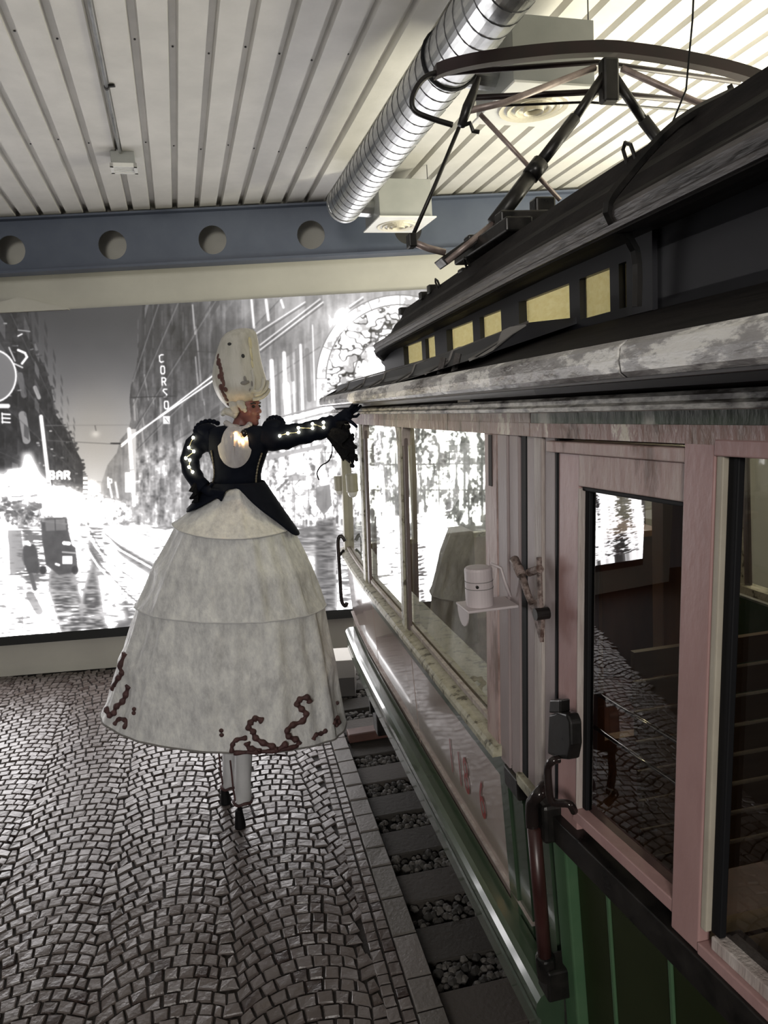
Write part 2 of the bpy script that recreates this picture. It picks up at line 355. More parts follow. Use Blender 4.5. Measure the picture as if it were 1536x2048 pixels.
for jb in range(2):   # two border courses along the kerb
    b0 = 1.9; v0 = VK-KW-BS*(2-jb)
    while b0 < 7.6:
        L = random.uniform(.055, .085)
        q = [tv(b0, v0), tv(b0, v0+BS), tv(b0+L, v0+BS), tv(b0+L, v0)]; x, y, w = proj(sum(q, Vector())/4)
        if (q[3]-WP0).dot(WN) < -.02: cand.append((q, x < 830 and y < 2060, w))
        b0 += L
cand.sort(key=lambda c: (not c[1], c[2]))
rest = MB()
for i, (q, vis, w) in enumerate(cand):
    zt = random.uniform(-.004, .003)
    if i < 300:
        mb = MB(); stone(mb, q, zt); mb.build('cobble', 'stone_one', floor)
    else: stone(rest, q, zt)
rest.build('cobbles_beyond', 'stone', floor, kind='stuff')
b0 = 1.85
while b0 < 7.5:
    L = random.choice([.18, .19, .2, .17, .28])
    if proj(tv(b0, VK))[1] > 2350: b0 += L; continue
    mb = MB(); q = [tv(b0, VK-KW), tv(b0, VK), tv(b0+L, VK), tv(b0+L, VK-KW)]; stone(mb, q, random.uniform(0, .006), .004, .008, .12)
    mb.build('kerb_stone', 'kerb', floor); b0 += L
# track bed beside and under the tram
m = MB(); m.add([tv(-3, VK-.005, -.10), tv(9.0, VK-.005, -.10), tv(9.0, 4.5, -.10), tv(-3, 4.5, -.10)], [(0, 3, 2, 1)])
bed = m.build('track_bed', 'track_ground', kind='structure')
m = MB(); m.add([tv(-3, 4.5, -.02), tv(9.0, 4.5, -.02), tv(9.0, 12, -.02), tv(-3, 12, -.02)], [(0, 3, 2, 1)])
m.build('floor_hall_beyond', 'mortar', bed)
SPC = .43; u0 = pv(860, 1815, .85)[0]
tr = empty('tram_track', tv(3, 1.85, -.1)); tag(tr, 'dark tram track with sleepers beside the cobbled kerb', 'track')
TRI = Matrix.Translation(-tr.location)
def rel(mb): mb.v = [tuple(Vector(v)-tr.location) for v in mb.v]; return mb
us = [u0+SPC*k for k in range(-6, 14)]
for u in us:
    if u > 7.2: continue
    q = [tv(u-.12, VK+.01), tv(u-.12, 3.0), tv(u+.12, 3.0), tv(u+.12, VK+.01)]
    mb = MB(); z = -.055+random.uniform(-.006, .006); mb.hexa([Vector((p.x, p.y, -.11)) for p in q]+[Vector((p.x, p.y, z)) for p in q]); rel(mb).build('sleeper', 'sleeper', tr, bevel=.006)
mb = MB()
for u in us:
    for _ in range(110):
        uu = u+SPC/2+random.uniform(-.085, .085); vv = random.uniform(VK+.02, 1.35); r = random.uniform(.014, .027)
        if uu > 7: continue
        mb.ell(tv(uu, vv, -.085+random.uniform(0, .02)), (r*random.uniform(.8, 1.3), r, r*.8), 5, 4, Matrix.Rotation(random.uniform(0, 6), 3, 'Z'))
rel(mb).build('ballast', 'ballast', tr, kind='stuff')
for v in (1.35, 2.35):
    mb = MB()
    for a, bz in (((-.06, -.055), (.06, -.045)), ((-.01, -.045), (.01, .02)), ((-.03, .02), (.03, .055))):
        mb.hexa([tv(-2.5, v+a[0], a[1]), tv(-2.5, v+bz[0], a[1]), tv(7.2, v+bz[0], a[1]), tv(7.2, v+a[0], a[1]), tv(-2.5, v+a[0], bz[1]), tv(-2.5, v+bz[0], bz[1]), tv(7.2, v+bz[0], bz[1]), tv(7.2, v+a[0], bz[1])])
    rel(mb).build('rail', 'rail_steel', tr)
# red timber across the track and the white-topped block beyond the tram
rb = atz(722, 1468, 0).dot(TT)
mb = MB(); mb.hexa([tv(rb+d, v, z) for z in (-.043, .03) for d, v in ((-.05, VK+.02), (-.05, 1.2), (.07, 1.2), (.07, VK+.02))])
tag(mb.build('stop_timber', 'red_beam', bevel=.008), 'reddish timber lying across the track by the skirt hem', 'timber')
p0 = aty(640, 1395, 6.35); p1 = aty(706, 1319, 6.35); zm = aty(690, 1356, 6.35).z
bl = empty('barrier_block', (p0.x+.2, 6.5, 0)); tag(bl, 'grey block with a white upper panel beyond the skirt', 'block')
mb = MB(); mb.box((-.2, -.15, -.045), (p1.x-p0.x-.2, .2, zm)); mb.build('base', 'block_grey', bl, bevel=.006)
mb = MB(); mb.box((-.2, -.16, zm), (p1.x-p0.x-.19, .2, p1.z)); mb.build('top_panel', 'block_white', bl, bevel=.006)
# ---------------------------------------------------------------- blue cellular beam
def bw(s, d, z): return wp(s, bm_off+d, z)      # d > 0 is towards the hall
zb0 = atplane(0, 546, WP0-WN*bm_off, WN).z; zb1 = cz_ref.z-.012
hc = [ws(atplane(*p, WP0-WN*bm_off, WN)) for p in ((225, 489), (425, 480), (622, 471))]
HS = (hc[2]-hc[0])/2; zh = [atplane(*p, WP0-WN*bm_off, WN).z for p in ((225, 489), (425, 480), (622, 471))]; ZH = sum(zh)/3; HR = 26.5*7.2/FPX
beam = empty('cellular_beam', wp(4, bm_off, 0)); tag(beam, 'blue steel beam with round holes under the ribbed ceiling', 'beam')
def relb(mb): mb.v = [tuple(Vector(v)-beam.location) for v in mb.v]; return mb
mb = MB()
for k in range(-6, 10):
    sc = hc[0]+k*HS; N = 32
    for d, fl_ in ((.006, 0), (-.006, 1)):
        inn = []; out = []
        for i in range(N):
            a = 2*math.pi*i/N+math.pi/N; cx, cy = math.cos(a), math.sin(a); inn.append(bw(sc+HR*cx, d, ZH+HR*cy))
            hx = HS/2; hy1 = zb1-ZH; hy0 = ZH-zb0
            t = min(hx/abs(cx) if abs(cx) > 1e-6 else 9, (hy1 if cy > 0 else hy0)/abs(cy) if abs(cy) > 1e-6 else 9)
            out.append(bw(sc+t*cx, d, ZH+t*cy))
        # add the exact corners by snapping
        for (sx, sz) in ((1, 1), (-1, 1), (-1, -1), (1, -1)):
            cp = bw(sc+sx*HS/2, d, zb1 if sz > 0 else zb0); j = min(range(N), key=lambda i: (out[i]-cp).length); out[j] = cp
        b = len(mb.v); mb.v += [tuple(p) for p in inn+out]
        for i in range(N):
            j = (i+1) % N; mb.f.append((b+i, b+j, b+N+j, b+N+i) if fl_ else (b+i, b+N+i, b+N+j, b+j))
    b = len(mb.v)
    for d in (.006, -.006):
        mb.v += [tuple(bw(sc+HR*math.cos(2*math.pi*i/N), d, ZH+HR*math.sin(2*math.pi*i/N))) for i in range(N)]
    mb.f += [(b+i, b+(i+1) % N, b+N+(i+1) % N, b+N+i) for i in range(N)]
relb(mb).build('web', 'beam_blue', beam)
mb = MB(); mb.hexa([bw(-4, .09, zb0-.022), bw(12, .09, zb0-.022), bw(12, -.09, zb0-.022), bw(-4, -.09, zb0-.022), bw(-4, .09, zb0), bw(12, .09, zb0), bw(12, -.09, zb0), bw(-4, -.09, zb0)]); relb(mb).build('bottom_flange', 'beam_blue', beam)
mb = MB(); mb.hexa([bw(-4, .09, zb1-.012), bw(12, .09, zb1-.012), bw(12, -.09, zb1-.012), bw(-4, -.09, zb1-.012), bw(-4, .09, zb1+.006), bw(12, .09, zb1+.006), bw(12, -.09, zb1+.006), bw(-4, -.09, zb1+.006)]); relb(mb).build('top_flange', 'beam_blue', beam)
# ---------------------------------------------------------------- spiral duct with two outlet boxes
DR = .142; DZ = 4.3
dp = atz(818, 230, DZ); ddir = Vector((TB.x, TB.y, -CSL)).normalized()
t1 = 0
while proj(dp+ddir*t1)[1] < 408: t1 += .01
t0 = -(dp.dot(TB)+.6)
duct = empty('spiral_duct', dp+ddir*t1); tag(duct, 'silver spiral ventilation duct hanging below the ribbed ceiling', 'duct')
D0 = duct.location.copy()
def reld(mb, o=None): mb.v = [tuple(Vector(v)-(o or D0)) for v in mb.v]; return mb
sd = ddir.cross(Vector((0, 0, 1))).normalized(); up = sd.cross(ddir)
mb = MB(); n = 40
mb.loft([[dp+ddir*t+(sd*math.cos(2*math.pi*k/n)+up*math.sin(2*math.pi*k/n))*DR for k in range(n)] for t in np.linspace(t0, t1, 12)]); reld(mb).build('pipe', 'galv', duct, smooth=False)
mb = MB(); hx = []; T = t1-t0; turns = int(T/.105)
for i in range(turns*20+1):
    a = 2*math.pi*i/20; hx.append(dp+ddir*(t0+T*i/(turns*20))+(sd*math.cos(a)+up*math.sin(a))*(DR+.001))
mb.tube(hx, .0035, 5); reld(mb).build('spiral_seam', 'galv_seam', duct)
mb = MB(); mb.loft([[dp+ddir*t+(sd*math.cos(2*math.pi*k/n)+up*math.sin(2*math.pi*k/n))*r for k in range(n)] for t, r in ((t1-.03, DR+.006), (t1+.012, DR+.006), (t1+.016, DR*.9))]); reld(mb).build('end_cap', 'galv', duct)
tcl = 0
while proj(dp+ddir*tcl)[1] > 118: tcl -= .01
mb = MB(); mb.tube([dp+ddir*tcl+(sd*math.cos(2*math.pi*k/24)+up*math.sin(2*math.pi*k/24))*(DR+.006) for k in range(25)], .009, 6); reld(mb).build('clamp', 'black_rubber', duct)
def outlet(px, zlow, wd, ht, label):
    q = atz(*px, zlow)           # lower left front corner
    o = empty('air_outlet_box', q+NB*(wd/2)+TB*(wd/2)); o.rotation_euler = (0, 0, -AB); tag(o, label, 'vent', 'air outlet boxes on the duct')
    h = wd/2
    mb = MB(); mb.box((-h, -h, 0), (h, h, ht)); mb.build('plenum', 'box_grey', o, bevel=.004)
    mb = MB(); mb.box((-h-.02, -h-.05, -.012), (h+.02, h+.02, 0)); mb.build('face_plate', 'white_metal', o, bevel=.003)
    for i, r in enumerate((.19, .145, .10, .055)):
        mb = MB(); N = 28; r *= wd/.46
        mb.loft([[(r*f*math.cos(2*math.pi*k/N), r*f*math.sin(2*math.pi*k/N), z) for k in range(N)] for f, z in ((1, -.012), (.97, -.02-.006*i), (.84, -.014-.006*i), (.84, -.011))], caps=False); mb.build('diffuser_ring', 'diffuser', o)
    mb = MB(); mb.tube([(-h+.01, 0, ht*.45), (-h-.24, 0, ht*.5)], .085, 20); mb.build('spigot', 'black_metal' if wd > .5 else 'galv', o)
    top = cz(o.location)+.03-o.location.z
    for x, y in ((-h+.02, -h+.02), (h-.02, -h+.02), (-h+.02, h-.02), (h-.02, h-.02)):
        mb = MB(); mb.tube([(x, y, ht-.01), (x, y, top)], .004, 6); mb.build('hanger_rod', 'galv_seam', o)
    return o
outlet((760, 434), 4.15, .465, .31, 'grey outlet box at the far end of the duct by the blue beam')
outlet((1027, 168), 4.15, .465, .33, 'grey outlet box above the tram pantograph nearer the camera')
# ---------------------------------------------------------------- conduit and ceiling box
c0 = atz(178, -40, CZ0-.10); c1 = atz(240, 300, cz(atz(240, 300, 4.6))-.01)
ca = atz(240, 300, 4.62).dot(NB)
cond = empty('conduit', fl(ca, 5.2, 4.6)); tag(cond, 'thin galvanised conduit running along a ceiling groove', 'conduit')
be = atz(240, 296, 4.6).dot(TB)
def cpt(b, dz=-.014): p = fl(ca, b); p.z = cz(p)+dz; return p-cond.location
mb = MB(); mb.tube([cpt(0.2), cpt(be-.02)], .011, 10); mb.build('tube', 'galv', cond, smooth=True)
for b in (be-1.05, be-2.0, be-2.6, be-3.2):
    mb = MB(); mb.tube([cpt(b-.012), cpt(b+.012)], .015, 10); mb.box(cpt(b)+Vector((-.004, -.01, 0)), cpt(b)+Vector((.05, .01, .012))); mb.build('clip', 'black_metal', cond)
bq = fl(ca+.015, be); bx_ = empty('ceiling_box', (bq.x, bq.y, cz(bq)-.115), -AB); tag(bx_, 'small grey and white louvred box fixed to the ceiling', 'ceiling box')
mb = MB(); mb.box((-.085, 0, .025), (.085, .15, .115)); mb.build('housing', 'box_grey', bx_, bevel=.004)
mb = MB(); mb.box((-.095, -.012, 0), (-.072, .16, .028)); mb.box((.072, -.012, 0), (.095, .16, .028)); mb.box((-.095, -.012, 0), (.095, .012, .028)); mb.box((-.095, .138, 0), (.095, .16, .028)); mb.build('grille_frame', 'white_metal', bx_)
for y in (.035, .065, .095, .12):
    mb = MB(); mb.box((-.075, y, .004), (.075, y+.018, .010)); mb.build('slat', 'white_metal', bx_)
# ================================================================ BACKLIT MURAL (night street print, painted here in code)
MS = 1.5; MX0, MX1, MY0, MY1 = -900, 1120, 560, 1300
mw = int((MX1-MX0)*MS); mh = int((MY1-MY0)*MS)
gx = MX0+(np.arange(mw)+.5)/MS; gy = MY0+(np.arange(mh)+.5)/MS
GX, GY = np.meshgrid(gx, gy); Lm = np.zeros((mh, mw), np.float32)
mr = np.random.default_rng(11)
def vnoise(sx, sy, octv=3):
    out = np.zeros((mh, mw), np.float32); amp = 1; tot = 0
    for o in range(octv):
        nx = max(3, int((MX1-MX0)/sx)+2); ny = max(3, int((MY1-MY0)/sy)+2)
        g = mr.random((ny, nx)).astype(np.float32)
        fx = (np.arange(mw)/mw)*(nx-1.001); fy = (np.arange(mh)/mh)*(ny-1.001); ix = fx.astype(int); iy = fy.astype(int); tx = fx-ix; ty = fy-iy
        tx = tx*tx*(3-2*tx); ty = (ty*ty*(3-2*ty))[:, None]
        a = g[iy][:, ix]*(1-tx)+g[iy][:, ix+1]*tx; c = g[iy+1][:, ix]*(1-tx)+g[iy+1][:, ix+1]*tx
        out += amp*(a*(1-ty)+c*ty); tot += amp; amp *= .55; sx /= 2; sy /= 2
    return out/tot
def _bb(x0, y0, x1, y1):
    return (max(0, int((x0-MX0)*MS)), max(0, int((y0-MY0)*MS)), min(mw, int((x1-MX0)*MS)+2), min(mh, int((y1-MY0)*MS)+2))
def _put(sl, msk, val):
    Lm[sl] = Lm[sl]*(1-msk)+val*msk
def boxblur(a, r):
    r = int(r)
    if r < 1: return a
    for ax in (0, 1):
        p = np.pad(a, [(r+1, r) if i == ax else (0, 0) for i in (0, 1)], mode='edge'); c = np.cumsum(p, axis=ax, dtype=np.float64)
        a = ((c[2*r+1:] - c[:-2*r-1]) if ax == 0 else (c[:, 2*r+1:] - c[:, :-2*r-1]))/(2*r+1)
    return a.astype(np.float32)
def poly(pts, val, al=1.0, soft=0):
    xs = [p[0] for p in pts]; ys = [p[1] for p in pts]; a, b, c, d = _bb(min(xs)-soft*2, min(ys)-soft*2, max(xs)+soft*2, max(ys)+soft*2)
    if c <= a or d <= b: return
    sl = (slice(b, d), slice(a, c)); x = GX[sl]; y = GY[sl]; ins = np.zeros(x.shape, bool); n = len(pts)
    for i in range(n):
        x0, y0 = pts[i]; x1, y1 = pts[(i+1) % n]
        if y0 == y1: continue
        cr = ((y0 > y) != (y1 > y)) & (x < (x1-x0)*(y-y0)/(y1-y0)+x0); ins ^= cr
    v = val[sl] if isinstance(val, np.ndarray) else val
    mk = ins.astype(np.float32)
    if soft: mk = boxblur(boxblur(mk, soft*MS*.7), soft*MS*.7)
    _put(sl, mk*al, v)
def seg(pts, w, val, al=1.0, soft=.8):
    for (x0, y0), (x1, y1) in zip(pts, pts[1:]):
        a, b, c, d = _bb(min(x0, x1)-w*2-2, min(y0, y1)-w*2-2, max(x0, x1)+w*2+2, max(y0, y1)+w*2+2)
        if c <= a or d <= b: continue
        sl = (slice(b, d), slice(a, c)); x = GX[sl]; y = GY[sl]; dx, dy = x1-x0, y1-y0; L2 = dx*dx+dy*dy+1e-6
        t = np.clip(((x-x0)*dx+(y-y0)*dy)/L2, 0, 1); ds = np.hypot(x-x0-t*dx, y-y0-t*dy)
        _put(sl, np.clip((w/2-ds)/soft+.5, 0, 1)*al, val)
def glow(x, y, rx, ry, val):
    global Lm
    Lm += val*np.exp(-((GX-x)/rx)**2-((GY-y)/ry)**2)
def rect(x0, y0, x1, y1, val, al=1.0): poly([(x0, y0), (x1, y0), (x1, y1), (x0, y1)], val, al)
n_f = vnoise(14, 14, 4); n_v = vnoise(7, 60, 3); n_h = vnoise(16, 2.6, 2); n_v2 = vnoise(9, 26, 3); n_b = vnoise(90, 90, 3); n_g = vnoise(5, 5, 2)
# sky, dark above and pale towards the street
Lm[:] = np.interp(GY, [560, 640, 690, 760, 830, 900, 960], [.25, .27, .31, .43, .60, .70, .82])+(n_b-.5)*.05
# left row of houses
lb = [(-900, 560), (58, 560), (66, 690), (90, 735), (103, 780), (112, 830), (126, 850), (140, 868), (152, 900), (163, 920), (170, 985), (170, 1060), (-900, 1060)]
poly(lb, np.clip(.20+(n_f-.5)*.16+np.clip((GY-880)/260, 0, 1)*.3+(n_g-.5)*.06, 0, 1))
poly([(40, 560), (290, 560), (286, 640), (60, 660)], np.clip(.26+(n_b-.5)*.03, 0, 1), .9, 26)
for x, y0, y1, w, v in ((-180, 600, 1000, 14, .35), (-300, 560, 1000, 10, .4), (-90, 640, 980, 8, .5), (45, 830, 880, 16, .62), (70, 775, 795, 8, .7), (40, 750, 790, 12, .42)): seg([(x, y0), (x+8, y1)], w, v, .9)
for k in range(90):
    x = mr.uniform(-860, 150); y = mr.uniform(620, 1000); seg([(x, y), (x+mr.uniform(2, 10), y+mr.uniform(-2, 2))], mr.uniform(1, 3), mr.uniform(.45, 1.0), .9 if x < 60 else .45)
for k in range(26):   # lit windows of the far row on the left
    x = mr.uniform(70, 160); y = mr.uniform(860, 1000); seg([(x, y), (x+3, y)], 3, mr.uniform(.5, .95), .8)
def facade(vx, vy, xs, s0, s1, ds, wfrac, hfrac, lit, dark, al, jit=.0):
    for x in xs:
        D = x-vx; w = abs(D)*wfrac; s = s0
        while s < s1:
            h = ds*hfrac; a = (x, vy-(s+h)*abs(D)); b = (x+w*np.sign(D), vy-(s+h)*(abs(D)+w)); c = (x+w*np.sign(D), vy-s*(abs(D)+w)); d = (x, vy-s*abs(D))
            if 540 < a[1] < 1000 or 540 < d[1] < 1000:
                v = dark if mr.random() > .16 else lit
                poly([a, b, c, d], v*(1+mr.uniform(-.2, .2)), al*mr.uniform(.5, 1), .8); seg([a, d], 1.2, lit, al*.55)
            s += ds
def cornice(vx, vy, x0, x1, slopes, w, v, al):
    for s in slopes: seg([(x0, vy-s*abs(x0-vx)), (x1, vy-s*abs(x1-vx))], w, v, al)
facade(192, 985, [150, 138, 126, 112, 96, 78, 58, 36, 10, -20, -56, -100, -150, -210], .18, 3.4, .30, .075, .6, .55, .13, .5)
cornice(192, 985, -260, 150, (.42, .95, 1.5, 2.1), 2, .36, .5)
for k in range(46):     # ragged roof line against the sky
    t_ = mr.random(); i_ = int(t_*9.99)+1; p_ = lb[min(i_, 9)]; q_ = lb[min(i_+1, 10)]; f_ = mr.random(); x_ = p_[0]+(q_[0]-p_[0])*f_; y_ = p_[1]+(q_[1]-p_[1])*f_
    seg([(x_-4, y_), (x_+mr.uniform(0, 5), y_+mr.uniform(-4, 3))], mr.uniform(2, 5), .24, .8)
# round lamp sign at the left edge
t = np.linspace(0, 2*math.pi, 40); poly([(-14+46*math.cos(a), 752+52*math.sin(a)) for a in t], .47); seg([(-14+46*math.cos(a), 752+52*math.sin(a)) for a in t], 4, .92)
seg([(36, 700), (50, 706), (54, 714), (44, 727)], 5, .95); seg([(18, 695), (30, 722)], 3, .8); seg([(28, 727), (45, 735)], 3, .9); seg([(36, 660), (60, 663)], 2, .7); seg([(36, 672), (44, 668)], 3, .95)
for y in (828, 836, 844): seg([(4, y), (20, y+1)], 3.4, .95)
seg([(4, 826), (5, 846)], 3, .95); seg([(-40, 812), (16, 812)], 9, .9)
# right-hand house: dark shaft brightening to the right and down
edge = [(287, 560), (283, 650), (275, 690), (276, 706), (272, 745), (262, 770), (259, 800), (262, 838), (256, 862), (240, 880), (234, 905), (215, 930), (203, 965), (203, 1060), (1200, 1060), (1200, 560)]
br = np.clip(.19+.34*np.clip((GX-400)/200, 0, 1)+.40*np.clip((GY-600)/330, 0, 1)**1.7+.15*np.clip((GX-300)/130, 0, 1)*np.clip((690-GY)/60, 0, 1), .17, .80)
poly(edge, np.clip(br+(n_v-.5)*.30+(n_f-.5)*.14+(n_g-.5)*.08, .1, .97))
poly([(287, 560), (330, 560), (320, 690), (280, 700)], .22, .6)
for x0, x1, y0, y1, w, v in ((385, 390, 610, 668, 3.4, .75), (392, 405, 655, 800, 3.5, .62), (391, 396, 714, 770, 3, .7), (289, 297, 750, 800, 3, .6), (268, 270, 800, 840, 4, .7), (284, 289, 860, 905, 4, .7), (276, 276, 800, 900, 1.5, .2), (310, 314, 800, 880, 2, .25), (340, 346, 690, 880, 3, .3)): seg([(x0, y0), (x1, y1)], w, v, .8)
for k in range(46):
    x = mr.uniform(262, 420); y = mr.uniform(780, 940); h = mr.uniform(8, 30); seg([(x, y), (x+2, y+h)], mr.uniform(1.5, 4), mr.uniform(.35, .9), .55)
facade(192, 985, [276, 290, 306, 324, 344, 366, 392, 420, 450, 484, 522, 564, 610], .16, 4.2, .34, .085, .62, .80, .26, .5)
cornice(192, 985, 266, 640, (.30, .62, 1.02, 1.6, 2.3, 3.0), 2.2, .62, .45); cornice(192, 985, 266, 640, (.33, .65, 1.05, 1.64, 2.36, 3.07), 2, .18, .4)
poly([(262, 905), (420, 868), (530, 845), (530, 1060), (262, 1060)], np.clip(.74+(n_v2-.5)*1.1+(n_g-.5)*.5, .25, 1.15), .75, 10)
facade(192, 985, [270, 284, 300, 318, 338, 362, 390, 420], -.55, .30, .28, .09, .7, 1.1, .45, .6)
rect(262, 858, 272, 985, .86, .9); seg([(258, 858), (268, 1010)], 8, .92)
# letters of the sign, top to bottom
def glyph(ch, cx, cy, w, h, lw, val):
    S = {'C': [[(1, -1), (0, -1), (-1, -.7), (-1, .7), (-.3, 1), (1, .8)]], 'O': [[(-.7, -1), (.7, -1), (1, -.6), (1, .6), (.6, 1), (-.6, 1), (-1, .6), (-1, -.6), (-.7, -1)]],
         'R': [[(-1, 1), (-1, -1), (.4, -1), (1, -.7), (.8, -.1), (-1, .1)], [(0, 0), (1, 1)]], 'S': [[(1, -1), (-.6, -1), (-1, -.6), (-.2, -.1), (.9, .4), (.5, .9), (-.6, 1)]],
         'A': [[(-1, 1), (-1, -.6), (0, -1), (1, -.6), (1, 1)], [(-1, .1), (1, .1)]], 'B': [[(-1, 1), (-1, -1), (.6, -1), (.9, -.5), (.5, 0), (1, .5), (.6, 1), (-1, 1)], [(-1, 0), (.5, 0)]], 'P': [[(-1, 1), (-1, -1), (.8, -.8), (.8, -.1), (-1, .1)]], 'E': [[(1, -1), (-1, -1), (-1, 1), (1, 1)], [(-1, 0), (.7, 0)]]}[ch]
    for st in S: seg([(cx+a*w/2+b*h*.02, cy+b*h/2) for a, b in st], lw, val)
for ch, y in zip('CORSO', (717, 740, 763, 786, 810)): glyph(ch, 323+(y-717)*.105, y, 7.5, 15, 2.6, 1.0)
rect(326, 832, 340, 848, .98, .9); seg([(330, 836), (337, 845)], 1.4, .55)
# overhead wires
for d in (0, 10): seg([(243, 893-d*.4), (264, 872-d*.3+3), (425, 752+d), (470, 722+d)], 3.2, .97)
seg([(222, 887), (240, 887)], 3, .15); seg([(80, 880), (225, 888)], 1.2, .4); seg([(262, 795), (350, 792)], 1.4, .15); seg([(330, 700), (440, 705)], 1.2, .18); seg([(90, 851), (262, 850)], 1, .5); seg([(190, 851), (192, 861)], 2, .4)
glow(191, 868, 8, 6, .18)
# ornate arch and pilasters at the right
acx, acy, ar = 800, 757, 166
worm = np.abs(vnoise(15, 12, 2)-.5); wl = np.clip((.06-worm)/.035, 0, 1)
RR = np.where(GY < acy, np.hypot(GX-acx, GY-acy), np.abs(GX-acx)); inside = (RR < ar-16) & (GY < 815); 
Lm[:] = np.where(inside, .97-.72*wl-.25*np.clip((n_f-.5)*5, 0, 1), Lm)
ringm = (RR > ar-20) & (RR < ar) & (GY < 815); Lm[:] = np.where(ringm, 1.0-.25*(n_f > .66), Lm)
seg([(acx+(ar-18)*math.cos(a), acy+(ar-18)*math.sin(a)) for a in np.linspace(math.pi, math.pi*2, 40)], 2, .35); seg([(acx+(ar+1)*math.cos(a), acy+(ar+1)*math.sin(a)) for a in np.linspace(math.pi, math.pi*2, 40)], 2, .45)
in2 = np.hypot(GX-acx, GY-acy-20) < 92; Lm[:] = np.where(in2 & (GY < 815), .97-.2*(n_f > .6), Lm); seg([(acx+92*math.cos(a), acy+92*math.sin(a)) for a in np.linspace(math.pi, 2*math.pi, 30)], 2, .4)
for a in np.linspace(math.pi*1.0, math.pi*2, 9): seg([(acx+(ar-20)*math.cos(a), acy+(ar-20)*math.sin(a)), (acx+ar*math.cos(a), acy+ar*math.sin(a))], 1.6, .5)
for x, y0, y1, w in ((503, 600, 655, 5), (532, 600, 640, 6), (562, 600, 615, 5), (543, 722, 840, 9), (568, 706, 832, 8), (572, 770, 840, 14), (601, 690, 830, 6), (585, 720, 830, 4), (625, 650, 800, 3)): seg([(x, y0), (x+5, y1)], w, .98, .85)
for x, y0, y1, w in ((555, 715, 830, 5), (592, 700, 830, 5), (580, 690, 760, 7), (614, 700, 800, 9), (530, 735, 840, 4)): seg([(x, y0), (x+5, y1)], w, .42, .6)
for p, q in (((520, 690), (640, 598)), ((520, 700), (646, 604)), ((505, 672), (610, 604)), ((700, 612), (726, 594))): seg([p, q], 3, .95, .9); seg([(p[0], p[1]+5), (q[0], q[1]+5)], 3, .3, .6)
glow(682, 640, 28, 24, .35)
for p, q, w, v in (((530, 850), (700, 806), 10, .97), ((530, 858), (710, 812), 2, .45), ((530, 842), (700, 799), 2, .5), ((540, 838), (690, 800), 2, .7)): seg([p, q], w, v, .9)
# bright shop fronts
shop = np.clip(.98-1.6*(n_v2-.5)-1.0*(n_g-.5), .4, 1.15)
poly([(500, 870), (560, 850), (720, 812), (1200, 812), (1200, 1064), (500, 1064)], shop, .93, 5)
for (p, q, w, v) in (((530, 916), (640, 893), 9, .68), ((530, 906), (612, 888), 2, .4), ((640, 880), (700, 872), 4, .6), ((640, 905), (760, 902), 1.6, .5), ((560, 955), (620, 945), 1.5, .5), ((585, 955), (586, 1060), 2, .6), ((555, 980), (575, 960), 5, .45), ((650, 900), (652, 940), 2, .5), ((1000, 850), (1010, 1050), 5, .5), ((740, 930), (1100, 925), 2, .55), ((740, 980), (1100, 980), 1.5, .6)): seg([p, q], w, v, .85)
for k in range(60):
    x = mr.uniform(520, 1100); y = mr.uniform(870, 1060); seg([(x, y), (x+mr.uniform(-2, 9), y+mr.uniform(-6, 10))], mr.uniform(1, 3.4), mr.uniform(.35, .75), .6)
for k in range(70):     # people and displays along the lit shop fronts
    x = mr.uniform(520, 1100); y = mr.uniform(1028, 1062); seg([(x, y), (x, y+mr.uniform(6, 16))], mr.uniform(2, 6), mr.uniform(.25, .55), .75)
for k in range(26):
    x = mr.uniform(525, 1090); y = mr.uniform(880, 1000); rect(x, y, x+mr.uniform(8, 34), y+mr.uniform(4, 20), mr.uniform(.55, .9), .5); seg([(x, y), (x+mr.uniform(10, 40), y-2)], 1.2, .4, .7)
for x in range(530, 1110, 29): seg([(x, 975), (x+2, 1058)], mr.uniform(1.2, 3), mr.uniform(.45, .7), .7)
rect(577, 950, 612, 962, .6, .7); seg([(590, 970), (600, 960)], 2, .4)
poly([(632, 975), (660, 968), (664, 1010), (648, 1030), (632, 1010)], .52, .9); seg([(640, 880), (640, 975)], 14, .72, .5)
for y0 in (0, 1):
    for k in range(18):
        x = mr.uniform(760, 1050); seg([(x, 880+mr.uniform(0, 40)), (x, 990+mr.uniform(0, 50))], mr.uniform(1.5, 5), mr.uniform(.4, .8), .5)
wh = np.clip(.86-1.6*(n_f-.5)-1.1*(n_g-.5)+.25*np.exp(-((GX-60)/90)**2-((GY-985)/40)**2), .32, 1.2)
poly([(-900, 930), (30, 945), (80, 955), (170, 985), (262, 1000), (262, 1062), (-900, 1062)], wh, .95, 13)
poly([(45, 905), (62, 905), (96, 992), (60, 1000), (40, 980)], 1.05, .8, 7); glow(64, 960, 26, 50, .35)
poly([(14, 938), (50, 935), (50, 965), (14, 965)], 1.05, .85, 3); glow(20, 985, 60, 28, .35); glow(200, 1025, 60, 20, .35); glow(-200, 985, 160, 40, .4)
seg([(82, 833), (100, 985)], 8, .93); seg([(88, 833), (106, 985)], 2, .25)
for ch, x in zip('BAR', (104, 119, 134)): glyph(ch, x, 950, 9, 14, 4.5, 1.1)
rect(98, 972, 130, 1018, 1.15); rect(166, 950, 174, 994, .95)
for y in range(952, 992, 9): seg([(167, y), (174, y)], 2.5, .35)
seg([(216, 955), (224, 995)], 4, .95); glyph('P', 220, 966, 8, 18, 3, 1.0); seg([(231, 965), (236, 995)], 5, .9); rect(250, 945, 262, 985, 1.0)
